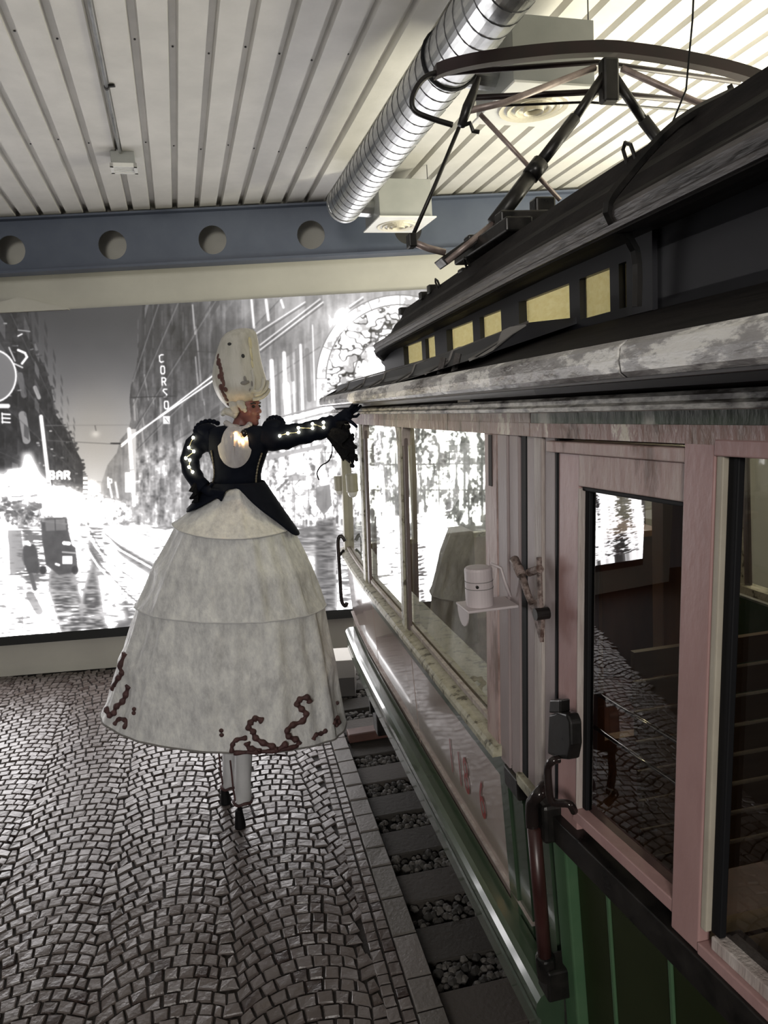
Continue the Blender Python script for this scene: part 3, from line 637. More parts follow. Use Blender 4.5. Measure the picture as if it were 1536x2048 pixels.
for k in range(60):
    x = mr.uniform(-880, 262); y = mr.uniform(940, 1050); seg([(x, y), (x+mr.uniform(2, 12), y+mr.uniform(-3, 3))], mr.uniform(1, 4), mr.uniform(.3, .7), .6)
for k in range(60):
    x = mr.uniform(-880, 262); y = mr.uniform(1030, 1060); seg([(x, y), (x, y+mr.uniform(4, 12))], mr.uniform(2, 5), mr.uniform(.35, .65), .6)
for k in range(22):
    x = mr.uniform(0, 70); y = mr.uniform(990, 1030); seg([(x, y), (x+mr.uniform(3, 16), y+mr.uniform(-4, 6))], mr.uniform(3, 9), mr.uniform(.3, .55), .8)
# wet road: streaked reflections, rails, a car and a walker
vs_ = vnoise(46, 300, 2); road = np.clip(1.14-.66*np.clip((vs_+.75*(n_h-.5)-.47)*4.5, 0, 1), .42, 1.2)
poly([(-900, 1055), (1200, 1050), (1200, 1310), (-900, 1310)], road, 1, 4)
for pts in ([(100, 1140), (158, 1140), (166, 1260), (124, 1278), (96, 1180)], [(175, 1075), (196, 1100), (216, 1262), (160, 1276)], [(215, 1075), (330, 1140), (330, 1170), (240, 1110)], [(640, 1050), (672, 1050), (672, 1310), (640, 1310)], [(740, 1050), (840, 1050), (860, 1310), (740, 1310)], [(900, 1060), (960, 1060), (980, 1310), (900, 1310)], [(-420, 1070), (-350, 1070), (-330, 1310), (-440, 1310)]):
    poly(pts, np.clip(.50+(n_h-.5)*1.7*np.clip((GY-1120)/90, .3, 1), .3, 1.1), .9, 5)
for pts in ([(0, 1180), (95, 1170), (130, 1290), (0, 1300)], [(130, 1060), (170, 1060), (185, 1130), (160, 1200)], [(190, 1130), (235, 1180), (255, 1240), (210, 1250)], [(-300, 1180), (-20, 1180), (-20, 1300), (-300, 1300)], [(255, 1050), (330, 1060), (330, 1095), (262, 1080)]):
    poly(pts, np.clip(1.12-.5*np.clip((n_h-.6)*5, 0, 1), .6, 1.12), .8, 6)
poly([(560, 1090), (632, 1090), (640, 1310), (560, 1310)], np.clip(1.1-.4*np.clip((n_h-.5)*4, 0, 1), .4, 1.2), .9, 4)
rect(656, 1120, 672, 1150, 1.05, .8); rect(656, 1175, 676, 1215, .85, .9)
for pts in ([(175, 1065), (192, 1095), (225, 1135), (285, 1178), (330, 1215)], [(205, 1070), (240, 1100), (300, 1134), (360, 1170)], [(175, 1100), (196, 1132), (240, 1180), (272, 1210)], [(262, 1066), (320, 1084)]): seg(pts, 4, 1.05, .95); seg([(x+5, y-3) for x, y in pts], 2.5, .38, .6)
poly([(82, 1036), (134, 1034), (137, 1062), (144, 1090), (151, 1095), (156, 1143), (118, 1150), (92, 1130), (84, 1080)], np.clip(.36+(n_f-.5)*.1, .2, .5), 1, 1.5); seg([(84, 1042), (132, 1048)], 2, .6)
seg([(128, 1086), (138, 1087)], 7, 1.15); rect(125, 1112, 145, 1128, 1.0); seg([(125, 1104), (150, 1106)], 3, .75); seg([(112, 1128), (118, 1130)], 5, 1.0); glow(86, 1036, 4, 6, .3)
poly([(46, 1094), (54, 1088), (68, 1088), (74, 1100), (80, 1142), (76, 1148), (56, 1146), (44, 1118)], np.clip(.36+(n_f-.5)*.1, .2, .6), 1, 1.2); seg([(60, 1072), (62, 1080)], 10, .5); seg([(62, 1150), (70, 1178)], 8, .42); seg([(60, 1190), (78, 1222)], 16, .5, .6); seg([(44, 1085), (60, 1090)], 5, .98)
poly([(15, 1060), (42, 1060), (50, 1140), (18, 1150)], .5, .7); seg([(4, 1024), (14, 1090), (18, 1190)], 7, 1.1); seg([(16, 1150), (60, 1146)], 1.6, .3); seg([(45, 1230), (45, 1276)], 1, .6)
for k in range(14):
    x = mr.uniform(-860, -60); seg([(x, 1060+mr.uniform(0, 20)), (x+mr.uniform(-4, 4), 1110+mr.uniform(0, 30))], mr.uniform(6, 16), mr.uniform(.3, .55), .8)
for k in range(40):     # foliage and figures along the left pavement
    x = mr.uniform(-20, 66); y = mr.uniform(1000, 1040); seg([(x, y), (x+mr.uniform(2, 9), y+mr.uniform(-5, 5))], mr.uniform(3, 8), mr.uniform(.34, .6), .7)
for k in range(50):
    x = mr.uniform(100, 262); y = mr.uniform(985, 1050); seg([(x, y), (x+mr.uniform(2, 14), y+mr.uniform(-2, 2))], mr.uniform(1, 3), mr.uniform(.45, .8), .6)
for x in (86, 150): poly([(x+7*math.cos(a), 1140+9*math.sin(a)) for a in np.linspace(0, 6.28, 14)], .25, .9, 1)
poly([(90, 1040), (130, 1038), (133, 1060), (92, 1062)], .55, .8, 1); seg([(110, 1039), (111, 1061)], 1.5, .3)
poly([(520, 1066), (1120, 1060), (1120, 1110), (520, 1112)], np.clip(.62+(n_h-.5)*1.2, .35, 1.0), .75, 6)
poly([(632, 1040), (668, 1036), (672, 1310), (628, 1310)], np.clip(.46+(n_h-.5)*.5, .3, .7), .85, 4)
glow(170, 1000, 36, 30, .2)
Lm[:] = boxblur(boxblur(Lm, 1), 1); brt = boxblur(boxblur(np.clip(Lm-.72, 0, .6), 14), 14); Lm += brt*.42
Lm[:] = np.clip(Lm+(mr.random((mh, mw)).astype(np.float32)-.5)*.02, .08, 1.3)
lin = np.where(Lm < .9, Lm**2.2*.435, .345+(np.maximum(Lm, .9)-.9)*11.0).astype(np.float32)
warm = (np.exp(-((GX-190)/75)**2-((GY-880)/110)**2)*.9)[..., None].astype(np.float32)
cool = (np.clip((.55-Lm)/.4, 0, 1)*.35)[..., None].astype(np.float32)
tint = np.array([1, .975, .985], np.float32)*(1-warm-cool)+np.array([1.05, .97, .86], np.float32)*warm+np.array([.98, .965, 1.12], np.float32)*cool
img = np.ones((mh, mw, 4), np.float32); img[..., :3] = lin[..., None]*tint
im = bpy.data.images.new('street_print', mw, mh, alpha=False, float_buffer=True); im.colorspace_settings.name = 'Linear Rec.709'
im.pixels.foreach_set(np.ascontiguousarray(img[::-1]).ravel()); im.update(); im.pack()
mm = bpy.data.materials.new('backlit_print'); mm.use_nodes = True; nt = mm.node_tree; bs = nt.nodes['Principled BSDF']; bs.inputs['Base Color'].default_value = (.05, .05, .05, 1); bs.inputs['Roughness'].default_value = .5
ti = nd(nt, 'ShaderNodeTexImage'); ti.image = im; ti.extension = 'EXTEND'; nt.links.new(ti.outputs[0], bs.inputs['Emission Color']); bs.inputs['Emission Strength'].default_value = MURAL_GAIN
MATS['backlit_print'] = mm
MOFF = .10; zt_ = onwall(0, 626, MOFF).z; zb_ = onwall(0, 1273.8, MOFF).z; s0, s1 = -3.2, ws(onwall(1105, 900, .1))
mural = empty('mural_lightbox', wp(2, MOFF/2, zb_)); tag(mural, 'large backlit black-and-white night street mural on the back wall', 'mural')
O = mural.location.copy()
mb = MB(); mb.hexa([wp(s0-.02, MOFF-.004, zb_-.10)-O, wp(s1+.02, MOFF-.004, zb_-.10)-O, wp(s1+.02, 0, zb_-.10)-O, wp(s0-.02, 0, zb_-.10)-O, wp(s0-.02, MOFF-.004, zt_)-O, wp(s1+.02, MOFF-.004, zt_)-O, wp(s1+.02, 0, zt_)-O, wp(s0-.02, 0, zt_)-O]); mb.build('frame', 'frame_black', mural)  # black strip below the print also stands for shadow at the box edge
NXm, NYm = 40, 16; mb = MB(); uvs = []
for j in range(NYm+1):
    for i in range(NXm+1):
        p = wp(s0+(s1-s0)*i/NXm, MOFF, zb_+(zt_-zb_)*j/NYm); mb.v.append(tuple(p-O)); x, y, w = proj(p); uvs.append(((x-MX0)/(MX1-MX0), 1-(y-MY0)/(MY1-MY0)))
for j in range(NYm):
    for i in range(NXm):
        a = j*(NXm+1)+i; mb.f.append((a, a+1, a+NXm+2, a+NXm+1))
pr = mb.build('print', 'backlit_print', mural); uvl = pr.data.uv_layers.new(name='UVMap')
for lp in pr.data.loops: uvl.data[lp.index].uv = uvs[lp.vertex_index]
# ================================================================ THE TRAM
UC, VC = 3.2, 1.85
tram = empty('tram', tv(UC, VC, 0), -AT); tag(tram, 'old pink, cream and green tram with peeling paint and a roof pantograph', 'tram')
def L(u, v, z): return Vector((v-VC, u-UC, z))
def Li(p): p = Vector(p)-tram.location; return Vector((p.dot(TN), p.dot(TT), p.z))      # world -> tram
UK = 1.824
def vb(u):
    if u > 4.6: return .82+.05*((u-4.6)/1.4)**2
    if u < UK: return .82+(UK-u)*.1034
    return .82
def lean(z): return (z-1.42)*.035 if z > 1.42 else (1.42-z)*.045
def SP(u, z, d=0, mir=False):
    v = vb(u)+lean(z)-d
    return L(u, 2*VC-v if mir else v, z)
def stations(u0, u1):
    n = max(1, int(abs(u1-u0)/.35)); us = list(np.linspace(u0, u1, n+1))
    if min(u0, u1) < UK < max(u0, u1): us = sorted(us+[UK], reverse=u1 < u0)
    return us
def slab(mb, u0, u1, z0, z1, d=0, th=.04, mir=False, d0=None):
    rings = []
    for u in stations(u0, u1):
        rings.append([SP(u, z0, d if d0 is None else d0, mir), SP(u, z1, d, mir), SP(u, z1, d-th, mir), SP(u, z0, (d if d0 is None else d0)-th, mir)])
    return mb.loft(rings)
def extr(mb, prof, u0, u1, mir=False, follow=True, closed=True, zf=None, us=None):
    rings = []
    for u in (us or stations(u0, u1)):
        o = (vb(u)-.82) if follow else 0; dz = zf(u) if zf else 0
        rings.append([L(u, (2*VC-(pv_+o)) if mir else pv_+o, z+dz) for pv_, z in prof])
    return mb.loft(rings, closed=closed, caps=closed)
def S(name, m, *a, parent=None, bevel=0, **k):
    mb = MB(); slab(mb, *a, **k); return mb.build(name, m, parent or tram, bevel=bevel)
FE, NE = 6.0, -1.3          # far and near end of the body
# -- body panels under the windows (far section), joints between them
for u0, u1 in ((FE-.02, 4.63), (4.615, 3.565), (3.55, 2.24)):
    p = S('side_panel', 'panel_cream', u0, u1, .72, 1.375, d=0, th=.03)
S('sill_shade_band', 'panel_green', FE, 2.06, 1.285, 1.385, d=.006, th=.02)  # green band paints the shadow and reflection just below the sill
S('end_strip', 'panel_green', 2.24, 2.17, .72, 1.385, d=.012, th=.04); S('end_strip', 'panel_green', 2.165, 2.06, .72, 1.385, d=.004, th=.04); S('end_strip', 'panel_green', 2.05, 1.90, .72, 1.385, d=-.01, th=.04); S('end_strip', 'panel_green', 1.90, 1.80, .62, 1.385, d=-.02, th=.04)
S('panel_moulding', 'pale_worn', FE, 2.05, .845, .853, d=.012, th=.02)
# window sill capping of the far section, board by board
for u0, u1 in ((FE, 4.60), (4.59, 3.70), (3.69, 3.52), (3.51, 2.20)):
    mb = MB(); extr(mb, [(.775, 1.385), (.775, 1.405), (.785, 1.418), (.86, 1.432), (.86, 1.385)], u0, u1); mb.build('sill_board', 'sill_paint', tram)
mb = MB(); extr(mb, [(.828, 1.43), (.828, 1.45), (.845, 1.45), (.845, 1.43)], FE, 2.25); mb.build('glazing_bead', 'pale_worn', tram)
mb = MB(); extr(mb, [(.87, 1.425), (.87, 1.436), (1.02, 1.436), (1.02, 1.41)], FE, 2.22); mb.build('inner_ledge', 'sill_paint', tram)
# green fender rail along the bottom of the far section
mb = MB(); extr(mb, [(.80, .80), (.782, .80), (.765, .79), (.752, .772), (.748, .75), (.752, .728), (.765, .712), (.758, .69), (.762, .62), (.80, .60), (.84, .62), (.84, .80)], 5.72, 1.83, us=[5.72, 5.6, 5.0, 4.4, 3.8, 3.2, 2.6, 2.2, 1.83]); mb.build('fender_rail', 'rail_green', tram, smooth=False)
# -- window posts
def post(name, u0, u1, m, d=.02, th=.09, z0=1.42, z1=2.485, **k): return S(name, m, u0, u1, z0, z1, d=d, th=th, bevel=.004, **k)
for mir in (False, True):
    post('window_post', 4.79, 4.70, 'sill_paint', d=.012, th=.03, mir=mir); post('post_bead', 4.70, 4.63, 'inner_panel', d=.0, th=.02, mir=mir)
    post('window_post', 3.655, 3.59, 'sill_paint', d=.012, th=.03, mir=mir); post('post_bead', 3.59, 3.545, 'inner_panel', d=.0, th=.02, mir=mir)
post('window_post', FE, FE-.13, 'lamp_beige', d=.01); post('window_post', FE, FE-.13, 'lamp_beige', d=.01, mir=True)
# curved corner brackets of the window tops
for uc, sg in ((4.64, -1), (3.66, 1), (3.55, -1), (2.30, 1)):
    mb = MB(); pts = [(uc, 2.49)]+[(uc+sg*.06*(1-math.sin(a)), 2.49-.10*(1-math.cos(a))) for a in np.linspace(0, math.pi/2, 7)]
    mb.loft([[SP(u, z, .012) for u, z in pts], [SP(u, z, -.03) for u, z in pts]]); mb.build('corner_bracket', 'pale_worn', tram)
# -- panes of the far section
def pane(u0, u1, z0, z1, d=-.03, m='glass', mir=False):
    mb = MB(); us = stations(u0, u1)
    for i, u in enumerate(us): mb.v += [tuple(SP(u, z0, d, mir)), tuple(SP(u, z1, d, mir))]
    for i in range(len(us)-1): mb.f.append((2*i, 2*i+2, 2*i+3, 2*i+1))
    return mb.build('window_pane', m, tram)
for mir in (False, True):
    pane(FE-.13, 4.79, 1.44, 2.485, mir=mir); pane(4.65, 3.655, 1.44, 2.485, mir=mir); pane(3.56, 2.30, 1.44, 2.485, mir=mir)
# -- pillar group and folding door edge between the two sections
post('pilaster', 2.33, 2.215, 'pink_worn', d=.015); post('door_post', 2.212, 2.13, 'mauve', d=.014, z0=1.37); post('door_post', 2.126, 2.052, 'mauve', d=.008, z0=1.37)
post('door_gap', 2.05, 2.008, 'black_rubber', d=.001, th=.05, z0=1.40); post('door_leaf', 2.006, 1.942, 'mauve', d=.0, z0=1.40); post('door_post', 1.94, 1.885, 'pale_worn', d=.008, z0=1.385); post('door_leaf', 1.883, 1.815, 'mauve', d=.0, z0=1.385)
post('door_gap', 1.812, 1.796, 'black_rubber', d=.004, z0=1.385, th=.05)
S('slot_cover', 'inner_dark', 2.285, 2.255, 2.31, 2.48, d=.018, th=.01)
S('door_sill', 'sill_paint', 2.06, 1.87, 1.36, 1.40, d=.02, th=.12, bevel=.004)
S('hinge_block', 'black_metal', 2.17, 2.05, 1.30, 1.375, d=.022, th=.04, bevel=.006)
# -- near section (saloon): s runs from the corner towards the camera
def US(s): return UK-s*.9947
def N(name, m, s0, s1, z0, z1, d=0, th=.05, bevel=.003, **k): return S(name, m, US(s0), US(s1), z0, z1, d=d, th=th, bevel=bevel, **k)
for mir in (False, True):
    N('door_stile', 'pink', .025, .125, 1.40, 2.445, d=.0, th=.06, mir=mir)
    N('stile_edge', 'pale_worn', .125, .131, 1.47, 2.357, d=.004, th=.02, mir=mir); N('rubber_seal', 'black_rubber', .131, .15, 1.475, 2.357, d=-.012, th=.02, mir=mir)
    N('top_panel', 'pink_worn', .127, .53, 2.362, 2.445, d=.004, th=.04, mir=mir); N('top_seal', 'black_rubber', .131, .52, 2.35, 2.362, d=-.004, th=.03, mir=mir)
    N('top_rail', 'pink_worn', -.02, .525, 2.445, 2.475, d=.014, th=.06, mir=mir)
    N('bottom_rail', 'pink', .125, .53, 1.442, 1.474, d=.012, th=.06, mir=mir)
    s = .525
    while s < 2.9:
        N('saloon_post', 'pink', s, s+.083, 1.41, 2.495, d=.016, th=.03, mir=mir); N('post_edge', 'cream_edge', s+.083, s+.100, 1.468, 2.468, d=.012, th=.016, mir=mir)
        N('rubber_seal', 'black_rubber', s+.100, s+.125, 1.468, 2.462, d=.0, th=.016, mir=mir)
        N('sill_rail', 'pink', s+.083, s+.83, 1.408, 1.436, d=.018, th=.07, mir=mir); N('sill_rail_top', 'pale_worn', s+.108, s+.83, 1.436, 1.466, d=.006, th=.07, mir=mir)
        N('head_rail', 'pink', s+.083, s+.83, 2.463, 2.495, d=.018, th=.06, mir=mir)
        s += .83
def npane(s0, s1, z0, z1, m, mir=False): return pane(US(s0), US(s1), z0, z1, d=-.022, m=m, mir=mir)
for mir in (False, True):
    npane(.14, .52, 1.47, 2.36, 'glass_dark', mir); npane(.64, 1.35, 1.46, 2.465, 'glass_dark', mir); npane(1.47, 2.18, 1.46, 2.465, 'glass_dark', mir)
N('added_dark_panel', 'wood_dark', .12, 3.0, 1.40, 2.5, d=-.06, th=.02, mir=True)  # dark panel added on the opposite side so near windows stay dark
N('waist_rail', 'black_metal', -.03, 3.05, 1.325, 1.408, d=.026, th=.06); N('waist_rail', 'black_metal', -.03, 3.05, 1.325, 1.408, d=.026, th=.06, mir=True)
N('corner_post', 'post_green', .012, .082, .55, 1.33, d=.016, th=.06, bevel=.006)
N('corner_trim', 'post_green', -.012, .008, .6, 1.36, d=.004, th=.05)
s = .085; w = .155
while s < 3.0:
    N('side_board', 'board_green', s+.004, s+w-.004, .42, 1.33, d=-.012, th=.02, bevel=.004)
    N('board_batten', 'post_green', s+w-.006, s+w+.006, .42, 1.325, d=-.006, th=.012); s += w; w = .24
S('lower_side', 'panel_green', FE, NE, .42, .72, d=-.03, th=.03); S('lower_side', 'panel_green', FE, NE, .42, 1.36, d=-.03, th=.03, mir=True)
S('sill_board', 'sill_paint', FE, 1.9, 1.385, 1.43, d=.03, th=.09, mir=True)
# -- boards and mouldings above the windows
for mir in (False, True):
    for u0, u1 in ((FE, 4.1), (4.09, 2.75), (2.745, 1.95), (1.945, .62), (.61, NE)):
        mb = MB(); slab(mb, u0, u1, 2.484, 2.522, d=.016, th=.05, mir=mir); mb.build('head_board', 'header_paint', tram)
        mb = MB(); slab(mb, u0, u1, 2.522, 2.551, d=.014, th=.05, mir=mir); mb.build('frieze_board', 'header_green' if u0 < 2 else 'header_paint', tram)
    mb = MB(); extr(mb, [(.80, 2.553), (.782, 2.556), (.780, 2.566), (.792, 2.572), (.790, 2.582), (.80, 2.590), (.90, 2.590), (.90, 2.553)], FE, NE, mir); mb.build('cornice', 'cornice', tram)
    mb = MB(); extr(mb, [(.83, 2.588), (.81, 2.60), (.80, 2.622), (.90, 2.622), (.90, 2.588)], FE, NE, mir); mb.build('soffit_cove', 'frieze', tram)
    mb = MB(); extr(mb, [(.738, 2.616), (.738, 2.6215), (.86, 2.6215), (.86, 2.616)], FE-.2, NE, mir, follow=False); mb.build('soffit_shade', 'frieze', tram)  # dark strip added under the eave to paint its shade
    for u0, u1 in ((FE-.2, 4.35), (4.34, 3.1), (3.09, 2.42), (2.41, 1.25), (1.24, NE)):
        mb = MB(); extr(mb, [(.735, 2.622), (.722, 2.632), (.718, 2.655), (.722, 2.68), (.74, 2.692), (.90, 2.70), (.90, 2.622)], u0, u1, mir, follow=False); mb.build('eave_board', 'peel', tram)
    mb = MB(); extr(mb, [(.74, 2.69), (.85, 2.725), (1.0, 2.77), (1.13, 2.805), (1.13, 2.785), (.9, 2.68), (.74, 2.68)], FE-.2, NE, mir, follow=False); mb.build('lower_roof', 'roof_dark', tram)
    og = [(.755, 2.694), (.80, 2.70), (.835, 2.715), (.855, 2.74), (.87, 2.775), (.895, 2.785), (.945, 2.79), (.95, 2.80), (1.12, 2.81), (1.12, 2.79)]
    for u0, u1 in ((5.72, 5.2), (5.195, 4.55), (4.545, 3.95), (3.945, 3.3), (3.295, 2.72), (2.715, 2.19)):
        mb = MB(); extr(mb, og, u0, u1, mir, follow=False, zf=lambda u: max(0, (3.2-u)*.028)); mb.build('ogee_panel', 'clerestory_black', tram)
        mb = MB(); extr(mb, [(a-.004, z+.004) for a, z in og[:7]]+[(.945, 2.79), (.87, 2.75), (.755, 2.69)], u1+.006, u1-.006, mir, follow=False, zf=lambda u: max(0, (3.2-u)*.028)); mb.build('panel_seam', 'block_grey', tram)
for mir in (False, True):
    mb = MB(); extr(mb, [(.938, 2.788), (.938, 2.80), (.955, 2.806), (.955, 2.79)], 5.72, 2.19, mir, follow=False, zf=lambda u: max(0, (3.2-u)*.028)); mb.build('ogee_highlight', 'roof_edge', tram)  # pale strip drawn for the highlight along the ogee's top edge
for u in (2.62, 2.44): 
    mb = MB(); mb.tube([L(u, .78, 2.69), L(u, .80, 2.76)], .012, 6); mb.build('bracket_pin', 'roof_edge', tram)
mb = MB(); slab(mb, 2.52, 2.36, 2.565, 2.64, d=.05, th=.06); mb.build('drip_block', 'clerestory_black', tram, bevel=.012)
# -- clerestory
CV = 1.12; zc0, zc1 = 2.80, 3.01
wins = [(4.47, 4.08), (4.0, 3.77), (3.555, 3.19), (3.095, 2.81), (2.627, 2.236), (2.165, 1.98), (1.93, 1.865)]
def cbox(name, m, u0, u1, z0, z1, v0=CV, v1=CV+.04, mir=False, bevel=0):
    mb = MB(); a, b = (v0, v1) if not mir else (2*VC-v0, 2*VC-v1)
    mb.hexa([L(u0, a, z0), L(u0, b, z0), L(u1, b, z0), L(u1, a, z0), L(u0, a, z1), L(u0, b, z1), L(u1, b, z1), L(u1, a, z1)]); return mb.build(name, m, tram, bevel=bevel)
for mir in (False, True):
    cbox('clerestory_rail', 'clerestory_black', 5.05, NE, zc0-.02, 2.828, mir=mir); cbox('clerestory_rail', 'clerestory_black', 5.05, NE, 2.952, 3.02, mir=mir)
    prev = 5.05
    for i, (a, b) in enumerate(wins):
        cbox('clerestory_post', 'clerestory_black', prev, a, 2.828, 2.952, CV-(.012 if prev-a > .1 else 0), mir=mir); prev = b
        if i < 7:  # last window is an opening; its pane is added to look lit
            mb = MB(); v = CV+.02 if not mir else 2*VC-CV-.02; mb.v = [tuple(L(a, v, 2.828)), tuple(L(b, v, 2.828)), tuple(L(b, v, 2.952)), tuple(L(a, v, 2.952))]; mb.f = [(0, 1, 2, 3)]; mb.build('clerestory_pane', 'frosted', tram)
    cbox('clerestory_post', 'clerestory_black', 1.865, 1.74, 2.80, 3.03, CV-.015, mir=mir)
    cbox('clerestory_end_panel', 'clerestory_black', 1.75, NE, 2.80, 3.06, CV, CV+.1, mir=mir)
for uu, r in ((1.22, .075), (1.36, .05)):      # scroll shapes on the dark end panel
    mb = MB(); mb.tube([L(uu+r*math.cos(a)*(1-.1*a/6), CV+.045, 2.90+r*math.sin(a)*(1-.1*a/6)) for a in np.linspace(0, 5.2, 18)], .012, 6); mb.build('scroll', 'roof_edge', tram)
zr = lambda u: -.02*(u-2.4) if u > 2.4 else -.004*(u-2.4)
rp = [(1.14, 3.0), (1.02, 2.985), (.99, 2.988), (.985, 3.005), (.995, 3.02), (.985, 3.03), (.99, 3.05), (1.03, 3.06), (1.05, 3.085), (1.10, 3.115), (1.12, 3.16), (1.17, 3.20), (1.20, 3.262), (1.26, 3.28), (1.4, 3.31), (1.62, 3.34), (1.85, 3.35)]
full = rp+[(2*VC-a, z) for a, z in rp[-2::-1]]
def roofring(u):
    f = 1 if u < 4.7 else max(.35, 1-.65*((u-4.7)/.75)**2)
    zz = -.10*max(0, (u-4.7)/.75)**2
    return [L(u, VC+(a-VC)*(.25+.75*f) if u > 4.7 else a, (z-3.0)*f+3.0+zr(u)+zz) for a, z in full]
mb = MB(); mb.loft([roofring(u) for u in (5.42, 5.36, 5.25, 5.05, 4.85, 4.7, 4.2, 3.6, 3.0, 2.4, 1.8, 1.2, .4, -.4, NE)]); up_roof = mb.build('upper_roof', 'roof_dark', tram)
for mir in (False, True):
    mb = MB(); extr(mb, [(.978, 2.992), (.975, 3.005), (.985, 3.012), (.978, 3.022), (.975, 3.035), (.982, 3.048), (1.0, 3.052), (1.0, 2.99)], 4.75, NE, mir, follow=False, zf=zr); mb.build('gutter_moulding', 'roof_edge', tram)
cbox('clerestory_front', 'clerestory_black', 5.02, 4.98, 2.80, 3.02, CV, 2*VC-CV)
mb = MB(); mb.loft([[L(u, v, z) for u, z in ((5.05, 2.80), (5.05, 2.98), (5.24, 2.96), (5.20, 2.90), (5.10, 2.87), (5.09, 2.82))] for v in (CV, CV+.05)]); mb.build('end_bracket', 'clerestory_black', tram)
for u, v, z, w, h in ((4.86, 1.22, 3.19, .06, .05), (4.25, 1.2, 3.2, .05, .045), (4.10, 1.21, 3.21, .05, .05), (3.55, 1.22, 3.225, .07, .02)):
    mb = MB(); mb.box(L(u-w/2, v-.03, z), L(u+w/2, v+.03, z+h)); mb.build('roof_fitting', 'black_metal', tram, bevel=.006)
for u in (3.92, 1.98, 3.42):
    mb = MB(); r = .022; mb.tube([L(u-r, 1.195, 3.24+zr(u)), L(u-r*.9, 1.18, 3.28+zr(u)), L(u, 1.175, 3.292+zr(u)), L(u+r*.9, 1.18, 3.28+zr(u)), L(u+r, 1.195, 3.24+zr(u))], .006, 6); mb.build('roof_hook', 'black_metal', tram)
mb = MB(); mb.tube(smoothpath([L(1.74, 1.06, 2.81), L(1.73, 1.05, 2.95), L(1.72, .97, 3.04), L(1.71, 1.02, 3.12), L(1.70, 1.15, 3.24), L(1.69, 1.3, 3.31)], 4), .014, 6); mb.build('roof_cable', 'black_metal', tram)
# -- front (far) end
def frontbox(name, m, v0, v1, z0, z1, u0=FE-.04, u1=FE, **k):
    mb = MB(); mb.hexa([L(u0, v0, z0), L(u0, v1, z0), L(u1, v1, z0), L(u1, v0, z0), L(u0, v0, z1), L(u0, v1, z1), L(u1, v1, z1), L(u1, v0, z1)]); return mb.build(name, m, tram, **k)
frontbox('dash_panel', 'panel_cream', .9, 2.8, .62, 1.42); frontbox('front_sill', 'sill_paint', .88, 2.82, 1.40, 1.44, FE-.06, FE+.02); frontbox('front_header', 'header_paint', .88, 2.82, 2.45, 2.7)
for v in (1.5, 2.2): frontbox('front_post', 'lamp_beige', v-.03, v+.03, 1.44, 2.46)
for v0, v1 in ((.94, 1.47), (1.53, 2.17), (2.23, 2.76)):
    mb = MB(); mb.v = [tuple(L(FE-.02, v0, 1.44)), tuple(L(FE-.02, v1, 1.44)), tuple(L(FE-.02, v1, 2.46)), tuple(L(FE-.02, v0, 2.46))]; mb.f = [(0, 1, 2, 3)]; mb.build('windscreen', 'glass', tram)
# marker lamp on far corner post; second copy models its reflection in the glass
for px in ((678, 968), (704, 968)):
    u = FE-.08 if px[0] < 690 else FE-.75
    uu, v, z = pu(*px, FE+.0) if px[0] < 690 else pv(*px, vb(5.2)-.035)
    lo = L(uu if px[0] > 690 else FE, v, z)
    mb = MB(); mb.tube([lo+Vector((0, 0, -.055)), lo+Vector((0, 0, .07))], .042, 16); ml = mb.build('marker_and_reflection', 'lamp_beige', tram, smooth=False, bevel=.006)
    mb = MB(); mb.ell(lo+Vector((0, 0, -.06)), (.034, .034, .035)); mb.build('lens', 'opal', ml, smooth=True)
mb = MB(); h = [Li(aty(*p, 5.8)) for p in ((690, 1082), (682, 1072), (676, 1080), (677, 1110), (680, 1160), (683, 1200), (690, 1212), (694, 1205))]; mb.tube(smoothpath(h, 4), .016, 8); mb.build('grab_handle', 'black_gloss', tram, smooth=True)
h2 = [Li(aty(*p, 5.85)) for p in ((688, 1100), (678, 1112), (676, 1122))]; mb = MB(); mb.tube(h2, .012, 8); mb.build('handle_bracket', 'black_metal', tram)
# -- underframe, wheels
mb = MB(); mb.box(L(NE+.1, 1.0, .30), L(5.7, 2.7, .60)); mb.build('underframe', 'black_metal', tram)
mb = MB(); mb.box(L(NE, .92, .60), L(FE-.05, 2.78, .66)); mb.build('interior_floor', 'wood_dark', tram)
for u in (1.2, 3.9):
    for v in (1.35, 2.35):
        mb = MB(); mb.tube([L(u, v-.05, .365), L(u, v-.03, .365), L(u, v-.025, .365), L(u, v+.05, .365)], [.30, .30, .31, .31], 28); mb.build('wheel', 'rail_steel', tram)
    mb = MB(); mb.tube([L(u, 1.3, .365), L(u, 2.4, .365)], .05, 10); mb.build('axle', 'black_metal', tram)
mb = MB(); mb.box(L(4.6, .80, .35), L(4.75, .92, .52)); mb.box(L(4.66, .77, .50), L(4.70, .85, .60)); mb.build('step_hanger', 'black_metal', tram, bevel=.01)
# -- car number in red
for ch, x, y in (('1', 902, 1515), ('1', 919, 1542), ('8', 932, 1556), ('6', 964, 1603)):
    u, v, z = pv(x, y, .833)
    cu = bpy.data.curves.new('num', 'FONT'); cu.body = ch; cu.size = .235; cu.align_x = 'CENTER'; cu.align_y = 'CENTER'; to = bpy.data.objects.new('num', cu); COL.objects.link(to)
    dg = bpy.context.evaluated_depsgraph_get(); me = bpy.data.meshes.new_from_object(to.evaluated_get(dg)); bpy.data.objects.remove(to)
    mb = MB()
    for w in me.vertices: mb.v.append(tuple(SP(u-w.co.x*.62, z+w.co.y, .0035)))
    mb.f = [tuple(p.vertices) for p in me.polygons]; mb.build('car_number', 'red_paint', tram)
